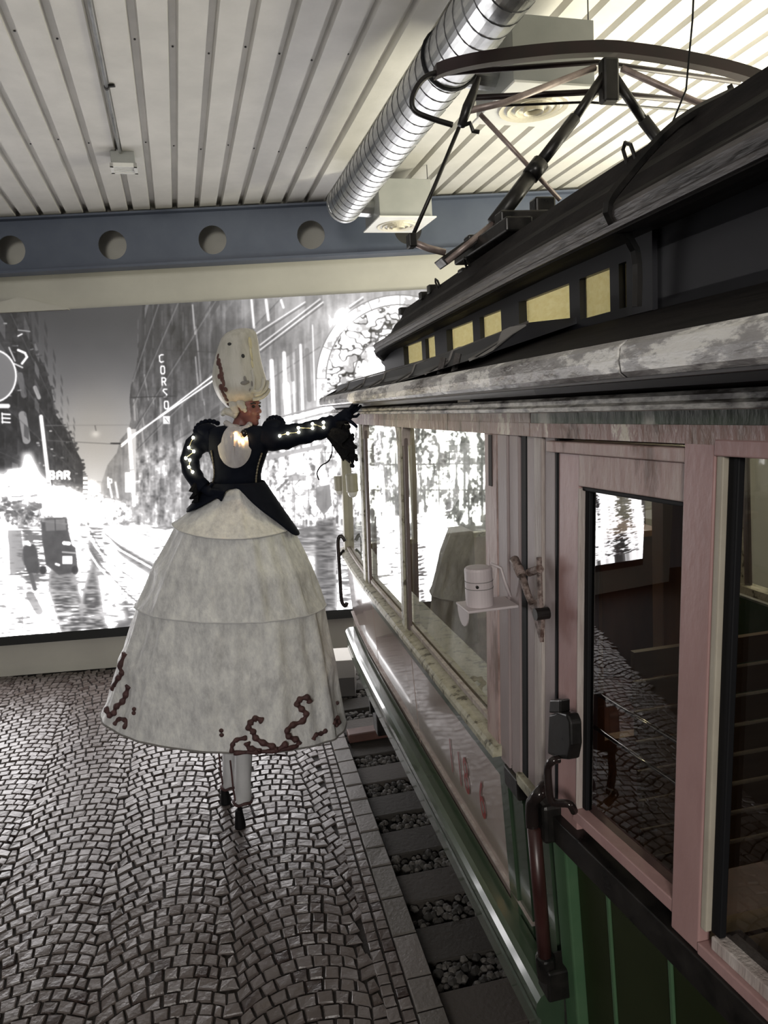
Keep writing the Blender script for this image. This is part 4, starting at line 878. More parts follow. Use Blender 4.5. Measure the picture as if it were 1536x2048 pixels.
# -- latch lever, box and handle fittings round the door corner
def SQ(x, y, d=.03):   # a point just proud of the body side seen at this pixel (walks along the side surface)
    best = None
    for u in np.linspace(.9, 2.5, 321):
        p = aty
        w = tram.location
        v = ray(x, y)
        # ray meets cross-plane u: take the hit whose v matches the side
        q = pu(x, y, u)
        e = abs(q[1]-(vb(u)+lean(q[2])-d))
        if best is None or e < best[0]: best = (e, u, q[1], q[2])
    return L(best[1], best[2], best[3])
mb = MB(); mb.tube([SQ(1028, 1118, .06), SQ(1043, 1150, .06)], .014, 10); mb.tube([SQ(1043, 1150, .06), SQ(1056, 1190, .055), SQ(1064, 1208, .05)], [.012, .010, .010], 8); lv = mb.build('latch_lever', 'rust', tram, smooth=True)
a, b, c, d_ = SQ(1058, 1205, .045), SQ(1078, 1195, .045), SQ(1082, 1245, .045), SQ(1080, 1285, .045)
mb = MB(); o = Vector((.012, 0, 0)); q = [a, b, c, d_]; mb.loft([[p for p in q], [p+o for p in q]]); mb.build('latch_plate', 'rust', tram)
mb = MB(); q = SQ(1070, 1229, .06); mb.tube([q, q+Vector((.04, 0, 0))], .017, 14); mb.build('latch_knob', 'black_metal', tram)
mb = MB(); q0 = SQ(1058, 1145, .04); q1 = SQ(1080, 1138, .04); mb.tube([q0, q1], .012, 8); mb.tube([SQ(1078, 1115, .035), SQ(1082, 1240, .035)], .008, 8); mb.build('latch_bar', 'rust', tram)
cb = (SQ(1092, 1515, .05), SQ(1136, 1515, .05), SQ(1138, 1420, .05), SQ(1096, 1420, .05)); o = Vector((.035, 0, 0))
mb = MB(); q = [SQ(1094, 1508, .055), SQ(1116, 1518, .06), SQ(1136, 1520, .055), SQ(1141, 1490, .055), SQ(1140, 1445, .055), SQ(1133, 1428, .055), SQ(1112, 1425, .06), SQ(1097, 1430, .055), SQ(1095, 1470, .055)]; mb.loft([q, [p+o for p in q]]); mb.build('lock_box', 'black_metal', tram, bevel=.006)
mb = MB(); q = [SQ(1097, 1426, .05), SQ(1120, 1426, .05), SQ(1120, 1400, .05), SQ(1099, 1400, .05)]; mb.loft([q, [p+Vector((.03, 0, 0)) for p in q]]); mb.build('lock_cap', 'black_metal', tram, bevel=.004)
mb = MB(); mb.tube(smoothpath([SQ(1118, 1518, .055), SQ(1105, 1522, .075), SQ(1096, 1535, .08), SQ(1097, 1570, .08), SQ(1101, 1598, .075), SQ(1112, 1606, .065), SQ(1138, 1608, .05), SQ(1148, 1622, .03)], 5), .011, 10); mb.build('door_handle', 'black_gloss', tram, smooth=True)
mb = MB(); mb.tube(smoothpath([SQ(1090, 1572, .03), SQ(1078, 1588, .06), SQ(1066, 1604, .065), SQ(1064, 1625, .065), SQ(1065, 1655, .065)], 5), [.018]*10+[.020]*11, 12); mb.build('rail_elbow', 'black_gloss', tram, smooth=True)
mb = MB(); q = SQ(1092, 1625, .02); mb.box(q+Vector((-.03, -.05, -.07)), q+Vector((.05, .05, .05))); mb.build('handle_block', 'black_metal', tram, bevel=.012)
mb = MB(); p0 = SQ(1068, 1655, .065); p1 = Vector((p0.x+.02, p0.y, .93)); mb.tube([p0, p1], .021, 14); mb.build('hand_pole', 'red_pole', tram, smooth=True)
mb = MB(); mb.tube([p1+Vector((0, 0, .01)), p1+Vector((.005, 0, -.07))], .03, 12); mb.box(p1+Vector((-.01, -.04, -.12)), p1+Vector((.08, .04, -.02))); mb.build('pole_socket', 'black_metal', tram, bevel=.008)
# -- interior: bulkhead, benches, rods, added glow lamps, ceiling
def IB(name, m, u0, u1, v0, v1, z0, z1, **k):
    mb = MB(); mb.box(L(u0, v0, z0), L(u1, v1, z1)); return mb.build(name, m, tram, **k)
BU = 2.0
IB('bulkhead_panel', 'wood', BU-.02, BU+.02, 1.0, 1.30, .66, 1.5); IB('bulkhead_panel', 'wood', BU-.02, BU+.02, 2.3, 2.72, .66, 1.5)
for v in (1.0, 1.28, 2.24, 2.66): IB('bulkhead_post', 'wood', BU-.03, BU+.03, v, v+.07, .66, 2.62)
IB('bulkhead_header', 'wood_dark', BU-.03, BU+.03, 1.0, 2.72, 2.38, 2.62)
for u in (4.55, 3.2): IB('cab_partition_post', 'wood', u-.03, u+.03, 2.1, 2.22, .66, 2.6)
IB('cab_cabinet', 'wood_dark', 4.3, 4.9, 2.2, 2.75, .66, 1.62); IB('cab_cabinet_top', 'wood', 4.27, 4.93, 2.17, 2.78, 1.62, 1.66)
IB('controller_column', 'inner_panel', 5.3, 5.6, 1.5, 1.8, .66, 1.58, bevel=.02)
for k_, u in enumerate((1.45,)):
    for v0 in (1.02, 2.02):
        for i in range(5): IB('seat_slat', 'wood_light', u-.21+i*.085, u-.14+i*.085, v0, v0+.62, 1.06, 1.085)
        for i in range(8): IB('back_slat', 'wood_light', u+.215+i*.006, u+.235+i*.006, v0, v0+.62, 1.22+i*.085, 1.295+i*.085)
        IB('seat_side', 'wood_dark', u-.2, u+.24, v0+.62, v0+.66, .66, 1.08); IB('seat_end', 'wood', u+.20, u+.29, v0+.62, v0+.67, .66, 1.92)
for z in (1.70, 1.80):
    mb = MB(); mb.tube([SP(US(.12), z, -.05), SP(US(.56), z, -.05)], .006, 8); mb.build('window_rod', 'chrome', tram, smooth=True)
for mir in (0, 1): 
    mb = MB(); extr(mb, [(.88, 2.60), (1.12, 2.74), (1.14, 2.72), (.9, 2.585)], FE-.1, NE, bool(mir)); mb.build('interior_ceiling', 'wood_dark', tram)
for u in (4.3, 3.35, 2.4):  # lamps added inside to make the clerestory panes glow
    mb = MB(); c = L(u, VC, 2.93); mb.ell(c, (.05, .05, .06)); lo = mb.build('pane_fill_lamp', 'pane_fill_glow', tram, smooth=True)
    mb = MB(); mb.tube([c+Vector((0, 0, .05)), c+Vector((0, 0, .35))], .018, 10); mb.build('fill_lamp_stem', 'brass_dull', lo)
# -- pantograph (bow frame across the roof)
PU_ = 3.25
def Q(x, y, u=PU_): u, v, z = pu(x, y, u); return L(u, v, z)
mb = MB(); q = Q(990, 470); mb.box(L(2.9, 1.18, 3.27), L(3.6, 1.30, 3.33)); mb.box(L(2.9, 2.40, 3.27), L(3.6, 2.52, 3.33)); mb.box(L(3.0, 1.2, 3.31), L(3.08, 2.5, 3.38)); mb.box(L(3.42, 1.2, 3.31), L(3.5, 2.5, 3.38))
pan = mb.build('pantograph', 'black_metal', tram, bevel=.008)
def PT(name, m, pts, r, seg=10, **k): mb = MB(); mb.tube(pts, r, seg, **k); return mb.build(name, m, pan, smooth=True)
# contact strip with curled horn at each end
bar = [Q(870, 142), Q(900, 131), Q(960, 118), Q(1040, 107), Q(1120, 99), Q(1200, 95), Q(1300, 94), Q(1400, 95), Q(1480, 103)]
mirp = lambda p: Vector((-p.x, p.y, p.z))
bar = smoothpath(bar[:6], 4); full_bar = bar+[mirp(p) for p in bar[::-1]]
mb = MB(); mb.loft([[p+Vector((0, a, b)) for a, b in ((-.025, -.03), (.025, -.03), (.025, .022), (-.025, .022))] for p in full_bar]); mb.build('contact_strip', 'panto_red', pan)
horn = smoothpath([Q(890, 140), Q(855, 152), Q(835, 172), Q(824, 200), Q(830, 222), Q(860, 236), Q(905, 250)], 5)
PT('horn', 'black_metal', horn, .012); PT('horn', 'black_metal', [mirp(p) for p in horn], .012)
for x0, y0, x1, y1, u, r in ((880, 147, 1215, 125, 3.36, .012), (945, 196, 1215, 184, 3.36, .014), (960, 213, 1215, 205, 3.45, .006)):
    a, b = Q(x0, y0, u), Q(x1, y1, u); b.x = 0; PT('cross_tube', 'panto_red' if r > .01 else 'black_metal', [a, b, mirp(a)], r)
br = [Q(957, 155), Q(945, 190), Q(935, 215), Q(922, 252)]
for f in (lambda p: p, mirp):
    PT('horn_bracket', 'black_metal', [f(p) for p in br], [.012, .02, .024, .018]); mb = MB(); mb.tube([f(p) for p in (Q(922, 252), Q(940, 246), Q(946, 262), Q(958, 264))], .010, 8); mb.build('hook_pin', 'black_metal', pan)
    PT('push_rod', 'black_metal', [f(Q(918, 255)), f(Q(868, 375)), f(Q(824, 475))], .009)
    PT('rod_arm', 'brass_dull', [f(Q(820, 482)), f(Q(855, 496)), f(Q(890, 505))], .016); mb = MB(); mb.box(f(Q(823, 482))-Vector((.018, .03, .03)), f(Q(823, 482))+Vector((.018, .03, .03))); mb.build('rod_knuckle', 'black_metal', pan, bevel=.006)
    PT('stay', 'brass_dull', [f(Q(935, 222)), f(Q(1010, 205)), f(Q(1190, 135))], .015); PT('stay', 'brass_dull', [f(Q(960, 228, 3.36)), f(Q(1120, 400, 3.36))], .011)
    arm = [f(Q(988, 448)), f(Q(1066, 345))]; PT('lower_arm', 'black_metal', arm, .036, 14); PT('arm_sleeve', 'black_metal', [f(Q(1060, 353)), f(Q(1082, 325))], .041, 14); PT('arm_middle', 'black_metal', [f(Q(1075, 333)), f(Q(1150, 236))], .028, 14); PT('arm_upper', 'black_metal', [f(Q(1145, 244)), f(Q(1208, 150))], .021, 12)
    pl = [f(Q(882, 515)), f(Q(990, 440)), f(Q(998, 455)), f(Q(895, 530))]; mb = MB(); mb.loft([pl, [p+Vector((0, .12, 0)) for p in pl]]); mb.build('base_plate', 'black_metal', pan, bevel=.005)
    PT('plate_rib', 'brass_dull', [f(Q(893, 524)), f(Q(985, 448))], .014)
    mb = MB(); c = f(Q(1000, 465)); mb.tube([c+Vector((0, 0, .06)), c+Vector((0, 0, .02)), c, c+Vector((0, 0, -.06)), c+Vector((0, 0, -.09)), c+Vector((0, 0, -.14))], [.03, .045, .04, .05, .035, .04], 14); mb.build('insulator', 'black_gloss', pan, smooth=True)
    c = f(Q(1085, 415)); mb = MB(); mb.box(c+Vector((-.05, -.04, -.06)), c+Vector((.05, .04, .04))); mb.build('spring_box', 'black_metal', pan, bevel=.01)
    PT('spring_tube', 'black_metal', [f(Q(995, 458)), f(Q(1080, 440))], .03, 12)
mb = MB(); c = Q(1213, 165); mb.box(Vector((-.04, c.y-.03, c.z-.09)), Vector((.04, c.y+.03, c.z+.10))); mb.build('top_knuckle', 'black_metal', pan, bevel=.012)
PT('pull_rope', 'black_rubber', [Q(1392, -120, 2.6), Q(1385, 40, 2.6), Q(1372, 180, 2.6), Q(1345, 245, 2.55)], .004, 6)
# -- white canister on its little bracket, clipped to the door post
cq = tram.matrix_world if False else None
def TWd(p): return tram.location+TN*p.x+TT*p.y+Vector((0, 0, p.z))
q = SQ(968, 1207, .10); q = L(2.10, vb(2.1)-.10, pu(968, 1210, 2.10)[2])
can = empty('canister', TWd(q), -AT); tag(can, 'white cylindrical canister on a small bracket on the tram door post', 'canister')
cz_ = pu(968, 1132, 2.10)[2]-q.z
mb = MB(); mb.tube([(0, 0, .004), (0, 0, cz_*.93), (0, 0, cz_*.985), (0, 0, cz_)], [.044, .044, .041, .034], 28); bo = mb.build('body', 'canister_white', can, smooth=False)
for f_ in (.48, .66): mb = MB(); mb.tube([(.0445*math.cos(a), .0445*math.sin(a), cz_*f_) for a in np.linspace(0, 2*math.pi, 29)], .0012, 5); mb.build('ring', 'block_grey', bo)
mb = MB(); mb.tube([(-.02, -.039, cz_*.57), (-.021, -.046, cz_*.57)], .005, 8); mb.build('screw', 'black_metal', can)
mb = MB(); mb.box((-.06, -.06, -.004), (.105, .06, .004)); br_ = mb.build('bracket', 'canister_white', can, bevel=.002)
fl_ = [(-.056, -.055+.0, -.004)]+[(-.058, .0+.052*math.cos(a), -.004-.055*math.sin(a)) for a in np.linspace(0, math.pi, 10)]; mb = MB(); pts = fl_[1:]; mb.loft([pts, [(x+.004, y, z) for x, y, z in pts]]); mb.build('bracket_flap', 'canister_white', br_)
mb = MB(); mb.tube([(.045, .01, cz_*1.02), (.075, .0, cz_*.9), (.085, -.01, cz_*.5), (.10, -.01, .02)], .005, 6); mb.build('cable', 'canister_white', can, smooth=True)
# ================================================================ STILT WALKER
Y0 = 4.42; PXM = 4.47/FPX
FOOT_L = atz(452, 1607, 0); FOOT_R = atz(481, 1655, 0)
PO = Vector(((FOOT_L.x+FOOT_R.x)/2, (FOOT_L.y+FOOT_R.y)/2, 0))
def Wp(x, y, dy=0): return aty(x, y, Y0+dy)
def rp_(mb): mb.v = [tuple(Vector(v)-PO) for v in mb.v]; return mb
def bvh(*mbs):
    V = []; Fc = []
    for b in mbs: o = len(V); V += [Vector(v) for v in b.v]; Fc += [tuple(i+o for i in f) for f in b.f]
    return BVHTree.FromPolygons(V, Fc)
def cast(t, x, y, off=0):
    v = ray(x, y).normalized(); h = t.ray_cast(CP, v)
    if h[0] is None: return None, None
    n = h[1] if h[1].dot(v) < 0 else -h[1]; return h[0]+n*off, n
def ringpx(xl, yl, xr, yr, k=.8, n=48, dy=0, droop=0, fold=None):
    a, b = Wp(xl, yl, dy), Wp(xr, yr, dy); c = (a+b)/2; h = (b-a)/2; d = Vector((0, -1, 0))*(h.length*k); out = []
    for i in range(n):
        t = 2*math.pi*i/n; f = 1+(fold(t) if fold else 0); s = math.sin(t)
        out.append(c+h*math.cos(t)*f+d*s*f+Vector((0, 0, -droop*max(0, s)**2)))
    return out
# -- body: one continuous remeshed figure
e1 = Vector((.90, -.43, -.05)).normalized(); e3 = (Vector((.0, 0, 1))-e1*e1.z).normalized(); e2 = e3.cross(e1); RH = Matrix((e1, e2, e3)).transposed()
HC = Wp(491, 817); hd = lambda a, b, c: HC+e1*a+e2*b+e3*c
B = MB()
B.ell(hd(-.015, 0, .035), (.098, .077, .088), 20, 12, RH); B.ell(hd(.03, 0, -.02), (.062, .062, .075), 18, 10, RH); B.ell(hd(.035, 0, -.062), (.05, .05, .042), 16, 10, RH); B.ell(hd(.070, 0, -.088), (.020, .022, .017), 12, 8, RH)
B.cap(hd(.086, 0, .016), hd(.107, 0, -.018), .008, .012); B.ell(hd(.095, .012, -.022), (.010, .008, .007), 10, 7, RH); B.ell(hd(.095, -.012, -.022), (.010, .008, .007), 10, 7, RH)
B.ell(hd(.078, 0, .034), (.016, .05, .012), 14, 8, RH); B.ell(hd(.083, 0, -.046), (.014, .024, .007), 12, 8, RH); B.ell(hd(.081, 0, -.060), (.014, .022, .008), 12, 8, RH)
for s in (-1, 1): B.ell(hd(.06, s*.036, -.02), (.022, .022, .022), 12, 8, RH); B.ell(hd(-.01, s*.076, -.005), (.02, .010, .03), 12, 8, RH)
B.cap(hd(-.02, 0, -.06), Wp(474, 872), .052, .06); B.cap(Wp(430, 876), Wp(520, 876), .07); B.cap(Wp(472, 900), Wp(474, 960), .115, .095); B.ell(Wp(474, 1000), (.15, .11, .12))
RA = [Wp(532, 874), Wp(575, 868, -.02), Wp(620, 860, -.03), Wp(652, 851, -.02), Wp(674, 843)]
LA = [Wp(418, 878), Wp(388, 898, -.02), Wp(379, 930, -.03), Wp(392, 962, -.08), Wp(418, 984, -.10)]
for P, R in ((RA, (.055, .05, .044, .038, .03)), (LA, (.055, .05, .044, .038, .03))):
    for i in range(4): B.cap(P[i], P[i+1], R[i], R[i+1])
KL = Vector((FOOT_L.x+.01, FOOT_L.y, .62)); KR = Vector((FOOT_R.x+.01, FOOT_R.y, .60))
for K, x, F in ((KL, 462, FOOT_L), (KR, 486, FOOT_R)): B.cap(Wp(x, 1010), K+Vector((0, 0, .75)), .085, .06); B.cap(K+Vector((0, 0, .75)), K+Vector((0, 0, .3)), .055, .04); B.cap(K+Vector((0, 0, .3)), K+Vector((0, -.08, .26)), .04, .03)
me = remesh(rp_(B), .0065, 5); person = link('person', me, 'skin'); person.location = PO
tag(person, 'stilt walker in a tall white wig, black jacket and wide pale skirt, touching the tram', 'person')
def PB(mb, name, m, **k): return rp_(mb).build(name, m, k.pop('parent', person), **k)
for s in (-1, 1):
    mb = MB(); mb.ell(hd(.080, s*.030, .012), (.010, .014, .009), 12, 8, RH); PB(mb, 'eye', 'eye', smooth=True)
    mb = MB(); mb.tube([hd(.088, s*.018, .030), hd(.087, s*.034, .034), hd(.074, s*.050, .028)], .0045, 6); PB(mb, 'eyebrow', 'wig_dark')
mb = MB(); mb.ell(hd(.093, 0, -.047), (.006, .020, .005), 12, 6, RH); mb.ell(hd(.091, 0, -.058), (.006, .018, .006), 12, 6, RH); PB(mb, 'lips', 'lip', smooth=True)
# -- skirt of three tiers over hoops
def folds(a, ph, n1=11, n2=23): return lambda t: a*(max(0, math.sin(n1*t+ph))**3*1.3-.5+.5*math.sin(n2*t+ph*2.3)*math.sin(3*t+ph)+.4*math.sin(5*t+1+ph))
def tier(spec, a, ph, sub=8, n=160):
    rings = []
    for (p, q) in zip(spec, spec[1:]):
        for i in range(sub):
            t = i/sub; v = [p[j]+(q[j]-p[j])*t for j in range(6)]; amp = a*(.25+.75*math.sin(math.pi*t))
            sg = -.022*math.sin(math.pi*t)
            rings.append(ringpx(*v[:4], k=v[4], n=n, droop=v[5], fold=lambda th, f=folds(amp, ph), g=sg: f(th)+g))
    v = spec[-1]; rings.append(ringpx(*v[:4], k=v[4], n=n, droop=v[5], fold=folds(a*.22, ph))); return rings
T1 = [(436, 968, 508, 966, .9, 0), (408, 1000, 535, 1000, .9, 0), (348, 1044, 586, 1054, .9, .03)]
T2 = [(356, 1040, 580, 1048, .86, .03), (308, 1125, 622, 1132, .76, .02), (273, 1204, 651, 1212, .68, 0)]
T3 = [(276, 1202, 648, 1210, .66, 0), (240, 1310, 672, 1330, .64, 0), (206, 1418, 693, 1452, .60, 0)]
sk = []
for nm, T_, a, ph in (('overskirt', T1, .026, .4), ('skirt_tier', T2, .040, 1.7), ('skirt_tier', T3, .042, 3.1)):
    mb = MB(); r = tier(T_, a, ph); mb.loft(r, caps=False); sk.append((mb, r)); c = MB(); c.v = list(mb.v); c.f = list(mb.f); o = PB(c, nm, 'velvet', smooth=True)
    hem = MB(); hem.tube(r[-1]+[r[-1][0]], .004 if T_ is not T3 else .006, 6); PB(hem, 'hem', 'velvet_smooth' if T_ is not T3 else 'block_grey', parent=o, smooth=True)
    if T_ is T3: tier3 = o
t3 = bvh(sk[2][0])
def cpx(p): return 200+p[0]/2.844, 960+p[1]/2.844
SCR = [[(750, 1555), (752, 1510), (775, 1478), (835, 1465)], [(835, 1490), (850, 1525), (905, 1540), (870, 1552), (760, 1556)], [(925, 1370), (890, 1355), (860, 1375), (845, 1405), (870, 1430), (885, 1465), (930, 1495), (985, 1515), (1010, 1532), (1060, 1495)],
       [(1190, 1265), (1180, 1237), (1140, 1245), (1120, 1270), (1145, 1300), (1170, 1330), (1150, 1370), (1090, 1395), (1060, 1430), (1075, 1460), (1120, 1480), (1130, 1505)], [(760, 1552), (880, 1545), (1000, 1538), (1125, 1512)], [(1210, 1478), (1225, 1450), (1260, 1440), (1290, 1420)], [(1330, 1380), (1348, 1352), (1356, 1385), (1335, 1396)],
       [(85, 1392), (110, 1362), (150, 1370), (140, 1415)], [(42, 1302), (55, 1335), (80, 1328), (95, 1290), (130, 1260), (150, 1220), (165, 1170)], [(75, 1190), (105, 1130), (128, 1100), (120, 1060), (146, 985)]]
for st in SCR:
    pts = []
    for p in smoothpath([Vector((*cpx(p), 0)) for p in st], 6):
        h, nn = cast(t3, p.x, p.y, .004)
        if h is not None: pts.append(h)
    if len(pts) > 3:
        mb = MB(); mb.tube(pts, [.017+.005*math.sin(i*1.1) if len(st) > 4 else .013+.003*math.sin(i*1.3) for i in range(len(pts))], 7); PB(mb, 'scroll_trim', 'trim_brown', parent=tier3, smooth=True)
for p in ((690, 1425), (196, 1303), (1345, 1270), (692, 1450), (194, 1325)):
    h, nn = cast(t3, *cpx(p), .003)
    if h is not None: mb = MB(); mb.ell(h, (.014, .008, .013), 10, 7); PB(mb, 'scroll_dot', 'trim_brown', parent=tier3, smooth=True)
# -- trousers and stilts
for F, xt, ytop, yb, rr, Yd in ((FOOT_L, 459, 1490, 1576, .042, FOOT_L.y), (FOOT_R, 486, 1480, 1606, .047, FOOT_R.y)):
    a = aty(xt, yb, Yd); mid = aty(xt+1, (ytop+yb)/2, Yd); up_ = Vector((mid.x+.03, mid.y+.04, 1.0)); 
    path = smoothpath([a, mid, up_], 6); mb = MB(); rings = []
    for i, p in enumerate(path):
        rings.append([p+Vector((math.cos(t)*(rr+.006*math.sin(3*t+i*.9)+.01*i/12), math.sin(t)*(rr+.005*math.sin(2*t+i)), .004*math.sin(2*t))) for t in np.linspace(0, 2*math.pi, 20, endpoint=False)])
    mb.loft(rings); tl = PB(mb, 'trouser_leg', 'velvet_smooth', smooth=True)
    mb = MB(); mb.tube([a+Vector((math.cos(t)*(rr+.012), math.sin(t)*(rr+.012), .018+.006*math.sin(4*t))) for t in np.linspace(0, 2*math.pi, 21)], .009, 7); PB(mb, 'cuff_trim', 'trim_brown', parent=tl, smooth=True)
    mb = MB(); sp = smoothpath([a+Vector((-rr*.9, -rr*.5, .04)), a+Vector((-rr*1.02, -rr*.4, .12)), a+Vector((-rr*1.0, -rr*.45, .2)), a+Vector((-rr*1.05, -rr*.35, .30))], 5); mb.tube(sp, .006, 6); PB(mb, 'side_trim', 'trim_brown', parent=tl, smooth=True)
    mb = MB(); mb.tube([a+Vector((0, 0, .06)), Vector((F.x, F.y, .10))], .016, 12); st_ = PB(mb, 'stilt', 'black_rubber', smooth=True)
    mb = MB(); mb.tube([(F.x, F.y, .125), (F.x, F.y, .118), (F.x, F.y, .09), (F.x, F.y, .07), (F.x, F.y, .012), (F.x, F.y, .001)], [.018, .024, .026, .029, .036, .034], 18); PB(mb, 'rubber_foot', 'black_rubber', parent=st_, smooth=False)
# -- jacket
TJ = [(452, 850, 500, 850, .9), (430, 854, 524, 852, .75), (412, 860, 545, 858, .62), (407, 872, 547, 870, .62), (412, 890, 542, 888, .66), (420, 910, 534, 908, .70), (426, 932, 526, 930, .74), (429, 952, 522, 950, .78), (427, 968, 523, 966, .82)]
mb = MB(); mb.loft([ringpx(*v[:4], k=v[4], n=48) for v in TJ]); jb = bvh(mb); jac = PB(mb, 'jacket', 'jacket_black', smooth=True)
n = 64; top = ringpx(425, 964, 525, 962, .86, n); bot = ringpx(376, 1016, 596, 1062, .84, n); rings = []
for i in range(9):
    t = i/8; rg = []
    for j in range(n):
        th = 2*math.pi*j/n; d = abs(((th-math.pi/2+math.pi) % (2*math.pi))-math.pi); f = .10+.90*min(1, max(0, (d-.15)/1.05))**1.05
        p = top[j].lerp(bot[j], t*f); rg.append(p+(p-(top[j]+top[(j+n//2) % n])/2).normalized()*(.012*math.sin(8*th)*t*t+.012))
    rings.append(rg)
mb = MB(); mb.loft(rings, caps=False); pep = PB(mb, 'peplum', 'jacket_black', smooth=True); sd_ = pep.modifiers.new('thick', 'SOLIDIFY'); sd_.thickness = .006
def sleeve(P, R, nm):
    pts = smoothpath(P, 5); rr = np.interp(np.linspace(0, len(R)-1, len(pts)), range(len(R)), R); rings = []
    prev = None
    for i, p in enumerate(pts):
        d = (pts[min(i+1, len(pts)-1)]-pts[max(i-1, 0)]).normalized(); a = prev or Vector((0, -1, 0)); a = (a-d*a.dot(d)).normalized(); b = d.cross(a); prev = a
        rings.append([p+(a*math.cos(t)+b*math.sin(t))*rr[i]*(1+.05*math.sin(3*t+i*1.3)+.03*math.sin(i*2.1)) for t in np.linspace(0, 2*math.pi, 20, endpoint=False)])
    m_ = MB(); m_.loft(rings); return m_
SR = sleeve([Wp(530, 872), Wp(560, 874, -.02), Wp(595, 869, -.03), Wp(630, 861, -.03), Wp(655, 853, -.02), Wp(668, 848)], [.09, .084, .066, .064, .062, .055], 'r')
SL = sleeve([Wp(422, 874), Wp(398, 886, -.02), Wp(383, 908, -.03), Wp(381, 934, -.05), Wp(393, 960, -.09), Wp(408, 976, -.10)], [.085, .07, .058, .056, .05, .046], 'l')
bs_ = bvh(SR, SL); slr = PB(SR, 'sleeve', 'jacket_black', smooth=True); sll = PB(SL, 'sleeve', 'jacket_black', smooth=True)
for (x, y), s in (((548, 858), 1), ((414, 866), -1)):
    mb = MB(); c = Wp(x, y); mb.ell(c, (.075, .08, .06), 18, 10)
    for k in range(9): a = .35*k-.4; mb.ell(c+Vector((s*.06*math.cos(a), -.05+.02*k, .05*math.sin(a)+.02)), (.018, .02, .016), 8, 6)
    PB(mb, 'shoulder_puff', 'jacket_black', smooth=True)
for xs in ([(424, 900), (428, 925), (430, 950), (425, 972)], [(523, 905), (515, 930), (511, 955), (511, 972)]):
    pts = []
    for p in smoothpath([Vector((x, y, 0)) for x, y in xs], 8):
        h, nn = cast(jb, p.x, p.y, .006)
        if h is not None: pts.append(h)
        elif pts: pts.append(pts[-1]+Vector((.0008, -.012, -.012)))
    mb = MB(); mb.tube(pts, [.004+.0025*(i % 2) for i in range(len(pts))], 6); PB(mb, 'gold_cord', 'gold_cord', parent=jac)
# flared lace cuffs
def cuff(c0, r0, c1, rz, ry, nm, seed):
    rn = random.Random(seed); rings = []; N_ = 40
    for i in range(6):
        t = i/5; c = c0.lerp(c1, t); rg = []
        for j in range(N_):
            a = 2*math.pi*j/N_; w = 1+t*.12*math.sin(9*a+seed)+t*t*.10*math.sin(17*a)
            rg.append(c+Vector((.025*t*math.sin(7*a), math.cos(a)*(r0+(ry-r0)*t)*w, math.sin(a)*(r0+(rz-r0)*t)*w)))
        rings.append(rg)
    m_ = MB(); m_.loft(rings, caps=False); o = PB(m_, nm, 'lace_black', smooth=False); s_ = o.modifiers.new('thick', 'SOLIDIFY'); s_.thickness = .004; return o
cuff(Wp(652, 858, -.02), .055, Wp(692, 880, .0), .125, .08, 'lace_cuff', 1)
mb = MB(); edge_ = [(650, 872), (664, 886), (682, 898), (696, 912), (706, 934), (711, 912), (709, 893), (704, 872), (694, 852), (676, 842)]
pf = [Wp(x, y, -.02+.012*math.sin(i*2.2)) for i, (x, y) in enumerate(edge_)]; mb.loft([pf, [p+Vector((0, .035, 0)) for p in pf]]); PB(mb, 'lace_fall', 'lace_black', bevel=.004)
for i in range(16):
    t = i/15; k = int(t*4.99); a = pf[3+min(k, 4)] if False else pf[min(9, 3+int(t*6))]
    mb = MB(); mb.ell(a+Vector((random.uniform(-.01, .012), random.uniform(-.02, .02), random.uniform(-.02, .01))), (.012, .012, .014), 8, 6); PB(mb, 'lace_tip', 'lace_black', smooth=True)
cuff(Wp(398, 968, -.09), .05, Wp(392, 990, -.09), .05, .075, 'lace_cuff', 4)
# gloves
G = MB(); w0 = Wp(664, 848, 0); pm = Wp(692, 829, 0)
G.cap(w0, pm, .034, .038); G.ell(Wp(695, 830), (.036, .032, .036))
for pts, r in (([(698, 820, -.02), (707, 809, -.03), (714, 797, -.03)], .0115), ([(702, 821, -.005), (712, 812, -.01), (719, 802, -.01)], .0115), ([(704, 826, .012), (714, 820, .012), (721, 812, .012)], .011), ([(704, 833, .025), (713, 833, .028), (719, 827, .03)], .0098), ([(694, 838, -.025), (705, 846, -.04), (713, 853, -.035)], .0125)):
    q = [Wp(*p) for p in pts]; G.cap(q[0], q[1], r*1.1, r); G.cap(q[1], q[2], r, r*.85)
link('glove', remesh(rp_(G), .0045, 3), 'jacket_black', person)
G = MB(); G.cap(Wp(404, 974, -.10), Wp(422, 986, -.13), .03, .034)
for k in range(4):
    a = Wp(424+k*2, 980+k*4, -.15); b_ = Wp(438+k*1, 982+k*5, -.165); c_ = Wp(448-k*2, 985+k*5, -.165); G.cap(a, b_, .0115, .0105); G.cap(b_, c_, .0105, .009)
G.cap(Wp(416, 978, -.12), Wp(424, 968, -.14), .013, .011)
link('glove', remesh(rp_(G), .0045, 3), 'jacket_black', person)
